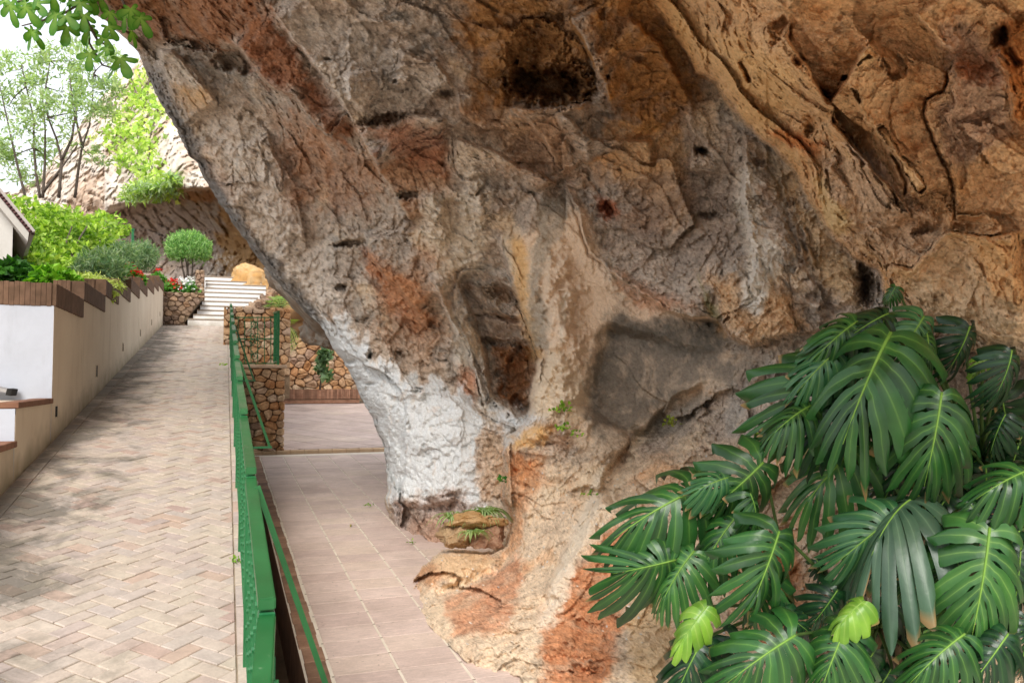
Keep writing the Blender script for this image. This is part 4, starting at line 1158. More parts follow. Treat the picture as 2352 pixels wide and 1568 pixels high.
for h in hubs:
    h = Vector(h); g = Vector(at(2050, 1640, 4.3))
    mb.tube([(h.lerp(g, s) + Vector((math.sin(s * 7 + h.x * 9), math.cos(s * 5 + h.x * 5), 0)) * .05) - MON0 for s in np.linspace(0, 1, 9)], .017, 7)
mb.build('stem', simple_mat('plant_stem', srgb('#5b4a35'), srgb('#77644a'), 20, .85), mon, True)
# ------------------------------------------------------------------ planted wall on the left
def ray(px, py): return FW + (px - CXP) / FPX * RT + (CYP - py) / FPX * UP
def on_x(px, py, x0): r = ray(px, py); return CAM + (x0 - CAM[0]) / r[0] * r
def on_y(px, py, y0): r = ray(px, py); return CAM + (y0 - CAM[1]) / r[1] * r

def plaster_mat(name, c1, c2, stain):
    m, nt, b = new_mat(name); p = pos(nt)
    n = noise(nt, 1.4, 6, .6, p); n2 = noise(nt, 22, 5, .6, p)
    c = ramp(nt, n.outputs[0], [(.3, c1), (.7, c2)]).outputs[0]
    mp = nd(nt, 'ShaderNodeMapping'); nt.links.new(p, mp.inputs[0]); mp.inputs['Scale'].default_value = (3, 3, .5)
    s = noise(nt, 1.5, 6, .7, mp.outputs[0])
    k = ramp(nt, s.outputs[0], [(.52, (0, 0, 0)), (.75, (1, 1, 1))]).outputs[0]
    c = mixc(nt, mth(nt, 'MULTIPLY', k, .45), c, stain)
    # browner towards the paving, edge broken by noise
    sp = nd(nt, 'ShaderNodeSeparateXYZ'); nt.links.new(p, sp.inputs[0])
    hh = mth(nt, 'SUBTRACT', sp.outputs[2], mth(nt, 'MULTIPLY', sp.outputs[1], SLOPE))
    d = mth(nt, 'ADD', hh, mth(nt, 'MULTIPLY', noise(nt, 4, 5, .6, p).outputs[0], .5))
    dm = ramp(nt, d, [(.22, (1, 1, 1)), (.48, (0, 0, 0))]).outputs[0]
    c = mixc(nt, mth(nt, 'MULTIPLY', dm, .6), c, srgb('#8a7d60'))
    nt.links.new(c, b.inputs['Base Color'])
    b.inputs['Roughness'].default_value = .9; b.inputs['Specular IOR Level'].default_value = .2
    bump(nt, b, mth(nt, 'ADD', mth(nt, 'MULTIPLY', noise(nt, 6, 4, .5, p).outputs[0], 2), n2.outputs[0]), .22, .012)
    return m
cream = plaster_mat('cream_render', srgb('#cdbca6'), srgb('#d9cab4'), srgb('#a8957e'))
white = plaster_mat('limewash', srgb('#b2b6be'), srgb('#c2c6ce'), srgb('#9a9c9f'))
thin_brick = simple_mat('thin_brick', srgb('#54402f'), srgb('#755a47'), 10, .85, 40, .4, .006, obj_rand=.16)
cap_brick = simple_mat('cap_brick', srgb('#75503e'), srgb('#8f6850'), 10, .85, 40, .4, .006, obj_rand=.2)
hole_m = simple_mat('near_black', (.012, .012, .012), (.03, .028, .025), 10, .95)

WX_ = -1.515
def wall_verts(mb, x0, x1, y0, y1, zlo, zhi0, zhi1, cut=12, amp=.006, seed=1):
    """thick rendered wall with a hand-trowelled, slightly wavy face"""
    vs = []; ny = max(2, int((y1 - y0) / .12)); nz = 14
    for i in range(ny + 1):
        y = y0 + (y1 - y0) * i / ny
        zh = zhi0 + (zhi1 - zhi0) * i / ny; zl = zlo(y)
        for j in range(nz + 1):
            z = zl + (zh - zl) * j / nz
            vs.append((x1, y, z))
    a = np.array(vs); a[:, 0] += amp * fbm(a * 2.2 + seed, 3); vs = a.tolist()
    fs = [(i * (nz + 1) + j, (i + 1) * (nz + 1) + j, (i + 1) * (nz + 1) + j + 1, i * (nz + 1) + j + 1) for i in range(ny) for j in range(nz)]
    mb.add(vs, fs)
    mb.box((x0, y0 + .004, zlo(y0) - .3), (x1 - .012, y1 - .004, min(zhi0, zhi1) - .01))

gw = tag(empty('garden_wall', (WX_, 8.85, 1.2)), 'rendered planter wall with stepped dark brick coping beside the ramp', 'wall')
GW0 = Vector(gw.location)
def gwlink(mb, name, mat, smooth=False):
    o = mb.build(name, mat, gw, smooth); o.location = -GW0; return o
A = .17577
tops = [(715, 375, 655), (1085, 345, 577), (1372, 340, 545), (1546, 338, 510), (1702, 325, 485), (1820, 300, 425), (1924, 285, 415), (2009, 272, 390), (2070, 270, 375)]
teeth = []
for cx, ct, cb in tops:
    pt = on_x(cx * A, 588 + ct * A, WX_); pb = on_x(cx * A, 588 + cb * A, WX_)
    teeth.append([pt[1], pt[2], pb[2]])
ys = [t[0] for t in teeth] + [23.2]
Z0, Z9 = teeth[0][2], teeth[-1][2]
for i, t in enumerate(teeth):                        # even out the reading error
    t[2] = Z0 + (Z9 - Z0) * (t[0] - ys[0]) / (teeth[-1][0] - ys[0]); t[1] = t[2] + .215
mb = MB()
for i, (y0, zt, zb) in enumerate(teeth):
    wall_verts(mb, WX_ - .3, WX_, y0 - (.0 if i else 0), ys[i + 1], lambda y: y * SLOPE - .05, zb, zb, seed=i)
gwlink(mb, 'wall_face', cream, True)
# white end face looking down the ramp
mb = MB(); nx, nz = 20, 14; y0, zt, zb = teeth[0]; zl = on_x(123, 912, WX_)[2]
vs = np.array([(-4.6 + (WX_ + 4.6) * i / nx, y0, zl - .4 + (zb - zl + .4) * j / nz) for i in range(nx + 1) for j in range(nz + 1)])
vs[:, 1] += .012 * fbm(vs * 2.5 + 3, 3) - .006
mb.add(vs.tolist(), [(i * (nz + 1) + j, (i + 1) * (nz + 1) + j, (i + 1) * (nz + 1) + j + 1, i * (nz + 1) + j + 1) for i in range(nx) for j in range(nz)])
gwlink(mb, 'end_face', white, True)
# bricks on edge
bw_ = .044; _bme = {}
nb_made = 0; far = MB()
def coping_brick(x, y, zb, zt, axis):
    global nb_made
    w = bw_ - .003; h = zt - zb + rnd.uniform(-.004, .006)
    if axis == 'y':
        lo, hi = (-.115, 0, 0), (.016, w, h)
    else:
        lo, hi = (0, -.016, 0), (w, .115, h)
    if nb_made < 300:
        key = (axis, rnd.randrange(4))
        if key not in _bme:
            b = MB(); b.box(lo, hi, .004); _bme[key] = b.mesh('coping_brick')
        link('coping_brick', _bme[key], thin_brick, gw, loc=Vector((x, y, zb + rnd.uniform(-.003, .003))) - GW0); nb_made += 1
    else:
        far.box((x + lo[0], y + lo[1], zb), (x + hi[0], y + hi[1], zb + h), .004)
y0, zt, zb = teeth[0]
for k in range(62): coping_brick(WX_ - .02 - (k + 1) * bw_, y0, zb, zt, 'x')
for i, (y0, zt, zb) in enumerate(teeth):
    y = y0
    while y < ys[i + 1] - bw_ * .9: coping_brick(WX_, y, zb, zt, 'y'); y += bw_
    if i:                                            # short return where the coping steps up
        for k in range(4): coping_brick(WX_ - .12 - (k + 1) * bw_, y0, zb, zt, 'x')
o = far.build('coping_bricks', thin_brick, gw); o.location = -GW0; tag(o, kind='stuff')
# mortar core behind the bricks
mb = MB()
for i, (y0, zt, zb) in enumerate(teeth): mb.box((WX_ - .28, y0 + .03, zb - .02), (WX_ - .02, ys[i + 1], zt - .02))
mb.box((-4.6, teeth[0][0] + .03, teeth[0][2] - .02), (WX_ - .28, teeth[0][0] + .25, teeth[0][1] - .02))
gwlink(mb, 'coping_core', simple_mat('mortar_core', srgb('#5d4636'), srgb('#7a5c46'), 10, .95))
# low stepped walls in front, with brick caps
yA = teeth[0][0]; yB = on_x(33, 1105, WX_)[1]; zA = on_x(123, 914, WX_)[2]; zB = on_x(33, 1013, WX_)[2]
lw = tag(empty('low_planter_wall', (WX_, yB, .95)), 'low white stepped wall with red brick caps below the planter wall', 'wall'); LW0 = Vector(lw.location)
mb = MB(); wall_verts(mb, -4.6, WX_ - .004, yB, yA - .003, lambda y: y * SLOPE - .05, zA - .05, zA - .05, seed=21)
wall_verts(mb, -4.6, WX_ - .008, yB - 2.6, yB - .003, lambda y: y * SLOPE - .05, zB - .05, zB - .05, seed=22)
o = mb.build('wall_face', cream, lw, True); o.location = -LW0
mb = MB(); mb.box((-4.6, yB - .010, zB - .3), (WX_ - .006, yB - .002, zA - .05), .0); o = mb.build('end_face', white, lw); o.location = -LW0
for (ya, yb, z) in ((yB, yA, zA), (yB - 2.6, yB, zB)):
    y = ya
    while y < yb - .1:
        mb = MB(); e = min(.25, yb - y) - .006; mb.box((WX_ - .13, y, z - .048), (WX_ + .014, y + e, z + rnd.uniform(0, .004)), .005)
        o = mb.build('cap_brick', cap_brick, lw); o.location = -LW0; y += .25
    x = WX_ - .135
    while x > -3.6:
        mb = MB(); mb.box((x - .244, ya - .014, z - .048), (x, ya + .12, z + rnd.uniform(0, .003)), .005); o = mb.build('cap_brick', cap_brick, lw); o.location = -LW0; x -= .25
    mb = MB(); mb.box((-4.6, ya + .122, z - .05), (WX_ - .132, yb - .004, z - .012)); o = mb.build('cap_bed', cream, lw); o.location = -LW0
for (px, py, w, h, root, R0) in ((221.5, 852, .07, .14, gw, GW0), (282, 797, .06, .11, gw, GW0), (322, 764, .06, .11, gw, GW0), (348, 740, .06, .1, gw, GW0), (367, 721, .06, .09, gw, GW0), (128, 945, .07, .10, lw, LW0)):
    p = on_x(px, py, WX_)
    mb = MB(); mb.box((WX_ - .03, p[1] - w, p[2] - h / 2), (WX_ + .0035, p[1] + w, p[2] + h / 2))  # solid near-black box painted in for the shadow inside the hole
    o = mb.build('drain_hole', hole_m, root); o.location = -R0
    mb = MB()
    for s in (-1, 1): mb.box((WX_ - .02, p[1] + s * (w + .008) - .008, p[2] - h / 2 - .012), (WX_ + .008, p[1] + s * (w + .008) + .008, p[2] + h / 2 + .012))
    o2 = mb.build('rim', cream, root); o2.location = -R0
# slanted board leaning on the cap at the frame's edge
_p0, _p1 = on_y(-60, 884, yA - .16), on_y(30, 904, yA - .16)
board = tag(empty('board', (float(_p1[0]), float(_p1[1]), float(_p1[2]))), 'pale slanted board with a dark end lying on the brick cap by the white wall', 'board'); _B0 = Vector(board.location)
mb = MB(); mb.bar(Vector(_p0) - _B0 + Vector((0, 0, .02)), Vector((-.03, 0, .025)), .22, .03); mb.build('plank', simple_mat('board_grey', srgb('#8f8c8a'), srgb('#a8a5a2'), 8, .8), board)
mb = MB(); mb.bar(Vector((-.03, 0, .02)), Vector((.01, 0, .012)), .23, .06); mb.build('end_cap', hole_m, board)

# soil of the beds
mb = MB(); n = 24
vs = []
for i in range(n + 1):
    for j in range(n + 1):
        x = WX_ - .2 - 14 * (i / n) ** 1.5; y = 8.9 + (27 - 8.9) * j / n
        z = Z0 + (Z9 - Z0) * (y - ys[0]) / (teeth[-1][0] - ys[0]) - .03 + .35 * min(1, i / 12)
        vs.append((x, y, z))
mb.add(vs, [(i * (n + 1) + j, i * (n + 1) + j + 1, (i + 1) * (n + 1) + j + 1, (i + 1) * (n + 1) + j) for i in range(n) for j in range(n)])
tag(mb.build('garden_soil', earth, smooth=True), 'sloping garden bed behind the planter wall', 'soil', kind='structure')
# rising ground behind the stairs
mb = MB(); mb.add([(-40, 26.5, 4.6), (8, 26.5, 4.75), (14, 60, 6), (-60, 60, 7)], [(0, 1, 2, 3)]); mb.add([(-40, 26.5, -1), (8, 26.5, -1), (8, 26.5, 4.75), (-40, 26.5, 4.6)], [(0, 1, 2, 3)])
tag(mb.build('terrain', earth), 'bare earth slope at the foot of the far cliff', 'ground', kind='structure')
mb = MB(); mb.add([(-40, -14, -.35), (.0, -14, -.35), (.0, -3, -.42), (-40, -3, -.42)], [(0, 1, 2, 3)]); mb.add([(0, -14, -.35), (14, -14, -.35), (14, -2, -.2), (0, -2, -.2)], [(0, 1, 2, 3)])  # pale sheets added out of view to throw light onto the rock
mb.add([(-40, -3, -.42), (-1.6, -3, -.42), (-1.6, 8.8, .45), (-40, 8.8, .45)], [(0, 1, 2, 3)])
tag(mb.build('bounce_paving', pale), 'unseen pale paving added below the ramp to bounce light', 'ground', kind='structure')

# ------------------------------------------------------------------ white stairs at the head of the ramp
stair_m = plaster_mat('stair_white', srgb('#e6e3de'), srgb('#f4f2ef'), srgb('#cfc8be'))
edge_m = simple_mat('stair_nosing', srgb('#8b7c6c'), srgb('#a39484'), 10, .9)
st = tag(empty('stairs', (0.2, 23.2, 3.2)), 'flight of white painted steps climbing from the head of the ramp', 'stairs'); ST0 = Vector(st.location)
sy = [742.6, 733.8, 723.6, 713, 703, 693, 683.4, 673.6, 664.4, 655.7, 647.7, 637.5]
lx = [431, 444, 453, 460, 464, 470, 470, 472, 473, 472, 470]
rx = [560, 552, 556, 564, 578, 592, 604, 611, 611, 600, 583]
for k in range(11):
    y = 23.16 + .30 * k
    a0 = on_y(lx[k], sy[k], y); a1 = on_y(rx[k], sy[k + 1], y)
    mb = MB(); mb.box((a0[0], y, a0[2] - .3), (a1[0], y + .62, a1[2] - .035), .004); s_ = mb.build('step', stair_m, st); s_.location = -ST0
    mb = MB(); mb.box((a0[0] - .01, y - .018, a1[2] - .0345), (a1[0] + .01, y + .6, a1[2]), .006); o = mb.build('tread', edge_m, s_)
topz = a1[2]

# ------------------------------------------------------------------ rubble masonry
def stone_mesh(seed):
    bm = bmesh.new(); bmesh.ops.create_icosphere(bm, subdivisions=2, radius=1)
    v = np.array([x.co[:] for x in bm.verts]); n = np.sign(v) * np.abs(v) ** .55
    n /= np.maximum(np.abs(n).max(1), 1e-6)[:, None] ** .35
    rr = np.random.default_rng(seed + 5)
    for _ in range(11):
        q = rr.normal(size=3); q /= np.linalg.norm(q); n = n - np.maximum(0, n @ q - rr.uniform(.45, .8))[:, None] * q
    n *= (1 + .15 * fbm(v * 1.3 + seed * 7.7, 3))[:, None]; n = n / np.abs(n).max(0)
    for x, c in zip(bm.verts, n): x.co = c
    me = bpy.data.meshes.new('stone'); bm.to_mesh(me); bm.free()
    return me
def stone_mat(name, stops):
    m, nt, b = new_mat(name); p = pos(nt)
    oi = nd(nt, 'ShaderNodeObjectInfo').outputs['Random']
    c = ramp(nt, oi, stops).outputs[0]
    n = noise(nt, 11, 6, .65, p)
    c = mixc(nt, .8, c, ramp(nt, n.outputs[0], [(.28, (.5, .45, .42)), (.72, (1.3, 1.28, 1.25))]).outputs[0], 'MULTIPLY')
    nt.links.new(c, b.inputs['Base Color']); b.inputs['Roughness'].default_value = .92; b.inputs['Specular IOR Level'].default_value = .15
    bump(nt, b, n.outputs[0], .7, .04); return m
def sets(*h): return [(i / (len(h) - 1), srgb(c)) for i, c in enumerate(h)]
stone_warm = stone_mat('rubble_warm', sets('#b8875e', '#cba880', '#a58a78', '#d6bd9e', '#b08258', '#c4a888'))
stone_grey = stone_mat('rubble_grey', sets('#8d7665', '#a58c74', '#7a675a', '#b39a80', '#9c7a5e'))
mortar_b = simple_mat('rubble_mortar', srgb('#857058'), srgb('#a08a70'), 12, .95, 40, .6, .02)
STONES = {}
def half(poly, px, py, nx, ny):
    """keep the side of the polygon where (p - P).n <= 0"""
    o = []
    for i in range(len(poly)):
        a, b = poly[i], poly[(i + 1) % len(poly)]
        da = (a[0] - px) * nx + (a[1] - py) * ny; db = (b[0] - px) * nx + (b[1] - py) * ny
        if da <= 0: o.append(a)
        if (da <= 0) != (db <= 0):
            q = da / (da - db); o.append((a[0] + q * (b[0] - a[0]), a[1] + q * (b[1] - a[1])))
    return o
def rubble(root, R0, x0, x1, z0, z1, y, mat, size, depth=.10, seed=0, keep=None):
    """random rubble in the plane y: angular stones fitted together, joints sunk behind them"""
    r = random.Random(seed); sx, sz = size * 1.25, size * .86
    nx, nz = max(2, int((x1 - x0) / sx + .5)), max(2, int((z1 - z0) / sz + .5))
    sx, sz = (x1 - x0) / nx, (z1 - z0) / nz
    C = {}
    for i in range(-1, nx + 1):
        for j in range(-1, nz + 1): C[i, j] = (x0 + (i + .5 + (.5 if j % 2 else 0) * .6 + r.uniform(-.36, .36)) * sx, z0 + (j + .5 + r.uniform(-.33, .33)) * sz)
    for i in range(-1, nx + 1):
        for j in range(-1, nz + 1):
            cx, cz = C[i, j]; poly = [(x0, z0), (x1, z0), (x1, z1), (x0, z1)]
            for di in range(-2, 3):
                for dj in range(-2, 3):
                    q = C.get((i + di, j + dj))
                    if q is None or (di == 0 and dj == 0): continue
                    # joints lie flatter than the true bisector: squash the height
                    poly = half(poly, (cx + q[0]) / 2, (cz + q[1]) / 2, q[0] - cx, (q[1] - cz) * 1.4)
                    if len(poly) < 3: break
                if len(poly) < 3: break
            if len(poly) < 3 or poly_area(poly) < .0009: continue
            mx = sum(p[0] for p in poly) / len(poly); mz = sum(p[1] for p in poly) / len(poly)
            if keep is not None and not keep(mx, mz): continue
            # round the outline a little, then raise a rough face
            pts = []
            for k in range(len(poly)):
                a, b = poly[k], poly[(k + 1) % len(poly)]
                for f in (.2, .8) if math.hypot(b[0] - a[0], b[1] - a[1]) > size * .25 else (.5,): pts.append((a[0] + (b[0] - a[0]) * f, a[1] + (b[1] - a[1]) * f))
            n = len(pts); V = []; pr = depth * r.uniform(.55, 1.1)
            tx, tz = r.uniform(-.35, .35), r.uniform(-.35, .35)
            for sc_, dy in ((.985, .05), (.965, -pr * .5), (.84, -pr * .95), (.42, -pr * 1.05)):
                for p in pts:
                    e = sc_ * r.uniform(.94, 1.03)
                    V.append(((p[0] - mx) * e, dy + ((p[0] - mx) * tx + (p[1] - mz) * tz if dy < 0 else 0) + (r.uniform(-.1, .1) * pr if dy < 0 else 0), (p[1] - mz) * e))
            F = [(k * n + i_, k * n + (i_ + 1) % n, (k + 1) * n + (i_ + 1) % n, (k + 1) * n + i_) for k in range(3) for i_ in range(n)] + [tuple(range(3 * n, 4 * n))]
            link('stone', mesh_from('stone', V, F), mat, root, loc=Vector((mx, y, mz)) - R0)
def core(root, R0, lo, hi, mat=None, name='core'):
    mb = MB(); mb.box(lo, hi); o = mb.build(name, mat or mortar_b, root); o.location = -R0; return o

# wall left of the stairs, with a pier
a = on_y(373, 742, 23.35); b2 = on_y(452, 672, 23.35)
rw = tag(empty('rubble_wall', (float(a[0]), 23.35, float(a[2]))), 'brown rubble stone wall holding the flower bed left of the white stairs', 'wall'); R0 = Vector(rw.location)
_s0 = on_y(428, 742, 23.38); _s1 = on_y(472, 672, 23.38)
mb = MB(); mb.prism([(a[0] - .6, 23.41, a[2] - .4), (_s0[0] - .05, 23.41, a[2] - .4), (_s0[0] - .05, 23.41, _s0[2]), (_s1[0] - .08, 23.41, _s1[2] - .06), (a[0] - .6, 23.41, b2[2] - .06)],
                    [(a[0] - .6, 25.6, a[2] - .4), (_s0[0] - .05, 25.6, a[2] - .4), (_s0[0] - .05, 25.6, _s0[2]), (_s1[0] - .08, 25.6, _s1[2] - .06), (a[0] - .6, 25.6, b2[2] - .06)]); o = mb.build('core', mortar_b, rw); o.location = -R0
rubble(rw, R0, a[0] - .1, _s1[0], a[2] - .05, b2[2], 23.40, stone_grey, .15, .06, 1, keep=lambda x, z: x < _s0[0] - .03 + (_s1[0] - _s0[0]) * (z - _s0[2]) / (_s1[2] - _s0[2]))
p0 = on_y(448, 672, 25.2); p1 = on_y(470, 621, 25.2)
core(rw, R0, (p0[0] + .03, 25.2, p0[2] - .5), (p1[0] - .03, 25.7, p1[2] - .05)); rubble(rw, R0, p0[0], p1[0], p0[2] - .2, p1[2], 25.18, stone_grey, .15, .06, 2)
# sloping cheek right of the stairs
ck = tag(empty('stair_kerb', tuple(on_y(560, 720, 23.3))), 'ragged stone kerb edging the right side of the white stairs', 'kerb'); R0 = Vector(ck.location)
STONES['rubble_grey'] = [stone_mesh(k) for k in range(9)]
for k in range(26):
    t = k / 25; px = np.interp(t, [0, .35, .7, 1], [548, 585, 612, 622]); py = np.interp(t, [0, .35, .7, 1], [724, 700, 683, 660])
    for q in range(2):
        p = on_y(px + rnd.uniform(0, 9), py + q * 9 + rnd.uniform(-2, 2), 23.1 + 2.2 * t)
        link('stone', rnd.choice(STONES['rubble_grey']), stone_grey, ck, loc=Vector(p) - R0, rot=(rnd.uniform(-.5, .5), rnd.uniform(-.5, .5), rnd.uniform(0, 3)), scale=(rnd.uniform(.08, .15), .12, rnd.uniform(.07, .12)))
# wall behind the gate
GY = 18.2
a = on_y(512, 850, GY); b2 = on_y(668, 708, GY)
gwall = tag(empty('gate_rubble_wall', (float(a[0]), GY, float(a[2]))), 'orange rubble stone wall behind the green iron gate', 'wall'); R0 = Vector(gwall.location)
core(gwall, R0, (a[0], GY + .04, a[2] - .6), (b2[0] + .0, GY + 5, b2[2] - .05)); rubble(gwall, R0, a[0], b2[0], a[2] - .1, b2[2], GY, stone_warm, .165, .07, 3)
# retaining wall carrying the landing
PY_ = Y2 + .1
a = on_y(548, 1044, PY_); b2 = on_y(655, 838, PY_)
pier = tag(empty('landing_wall', (float(a[0]), PY_, float(a[2]))), 'rubble stone retaining wall with a flat coping under the gate landing', 'wall'); R0 = Vector(pier.location)
core(pier, R0, (.2, PY_ + .05, a[2] - .3), (b2[0] - .03, GY + .1, b2[2] - .07)); rubble(pier, R0, a[0] - .35, b2[0], a[2] - .02, b2[2] - .06, PY_ + .02, stone_warm, .14, .08, 4)
mb = MB(); mb.box((.25, PY_ - .08, b2[2] - .06), (b2[0] + .03, PY_ + .3, b2[2]), .01); o = mb.build('coping_slab', simple_mat('coping_stone', srgb('#b89a80'), srgb('#cbb096'), 6, .9, 40, .4, .01), pier); o.location = -R0
mb = MB(); mb.box((.22, PY_ + .301, b2[2] - .06), (b2[0], GY, b2[2] - .012)); o = mb.build('landing_floor', pale, pier); o.location = -R0
LANDZ = float(b2[2]); LX1 = float(b2[0])
# far planter: bricks on edge, stones above
QY = 24.4
a = on_y(640, 925, QY); b2 = on_y(825, 893, QY)
pl = tag(empty('brick_planter', (float(a[0]), QY, float(a[2]))), 'low planter fronted with brown bricks standing on edge at the end of the terrace', 'planter'); R0 = Vector(pl.location)
core(pl, R0, (a[0], QY + .03, a[2] - .4), (b2[0], QY + .5, b2[2] - .02)); x = a[0]
pbk = simple_mat('planter_brick', srgb('#7d5743'), srgb('#a07a62'), 8, .88, 40, .4, .008, obj_rand=.35); pme = None
while x < b2[0]:
    if pme is None: m_ = MB(); m_.box((0, 0, 0), (.05, .12, 1), .004); pme = m_.mesh('edge_brick')
    link('edge_brick', pme, pbk, pl, loc=Vector((x, QY - .03, a[2] + .1)) - R0, scale=(1, 1, b2[2] - a[2] - .1 + rnd.uniform(-.01, .01))); x += .056
for zz in (.0, .05):
    mb = MB(); mb.box((a[0], QY - .05 - (.03 if zz == 0 else 0), a[2] - .02 + zz), (b2[0], QY - .031, a[2] + zz + .028), .004); o = mb.build('base_course', pbk, pl); o.location = -R0
a = on_y(630, 893, QY + .6); b2 = on_y(830, 800, QY + .6)
bwall = tag(empty('terrace_back_wall', (float(a[0]), QY + .6, float(a[2]))), 'rough orange rubble wall rising behind the brick planter', 'wall'); R0 = Vector(bwall.location)
core(bwall, R0, (a[0], QY + .62, a[2] - .8), (b2[0] + 1, QY + 1.6, b2[2] - .1)); rubble(bwall, R0, a[0], b2[0] + .3, a[2] - .12, b2[2] + .3, QY + .6, stone_warm, .22, .10, 5)

# ------------------------------------------------------------------ iron gate on the landing
gate = tag(empty('iron_gate', (.55, PY_ + .25, LANDZ)), 'green iron gate with vertical bars and scrollwork on the stone landing', 'gate'); R0 = Vector(gate.location)
gy = PY_ + .25
def gp(px, py): v = on_y(px, py, gy); return Vector((v[0], gy, v[2])) - R0
for px in (533, 547, 562, 576.5, 592, 607.5, 622):
    mb = MB(); mb.bar(gp(px, 727 if px > 540 else 724), gp(px, 834), .014, .014, (0, 1, 0)); mb.build('bar', green_d, gate)
for py in (834.5, 778, 729):
    mb = MB(); mb.bar(gp(530, py), gp(640, py), .018, .02); mb.build('cross_rail', green_d, gate)
def scroll(cx, cy, r, t0, t1, grow):
    mb = MB(); pts = []
    for k in range(22):
        t = t0 + (t1 - t0) * k / 21; rr = r * (grow + (1 - grow) * k / 21); pts.append(gp(cx + rr * math.cos(t), cy + rr * math.sin(t)) + Vector((0, -.012, 0)))
    mb.tube(pts, .007, 5); mb.build('scroll', green_d, gate)
for (cx, cy) in ((578, 772), (590, 772), (578, 786), (590, 786)): scroll(cx, cy, 8, 0, 8, .2)
scroll(584, 818, 7, 0, 6.28, 1); scroll(584, 745, 7, 0, 6.28, 1)
for (p, q) in (((568, 762), (584, 738)), ((600, 762), (584, 738)), ((568, 796), (584, 820)), ((600, 796), (584, 820))):
    mb = MB(); mb.tube([gp(*p) + Vector((0, -.012, 0)), gp((p[0] + q[0]) / 2 + (4 if p[0] < 584 else -4), (p[1] + q[1]) / 2) + Vector((0, -.012, 0)), gp(*q) + Vector((0, -.012, 0))], .007, 5); mb.build('scroll', green_d, gate)
# short railing running back along the landing's open side
lr = tag(empty('landing_railing', (LX1 - .1, PY_ + .1, LANDZ)), 'short green railing seen end on at the open edge of the stone landing', 'railing'); R0 = Vector(lr.location)
rail_panel(lr, 0, 1.45, lambda y: -.02, 1.0, 1.08, -.02, 9)
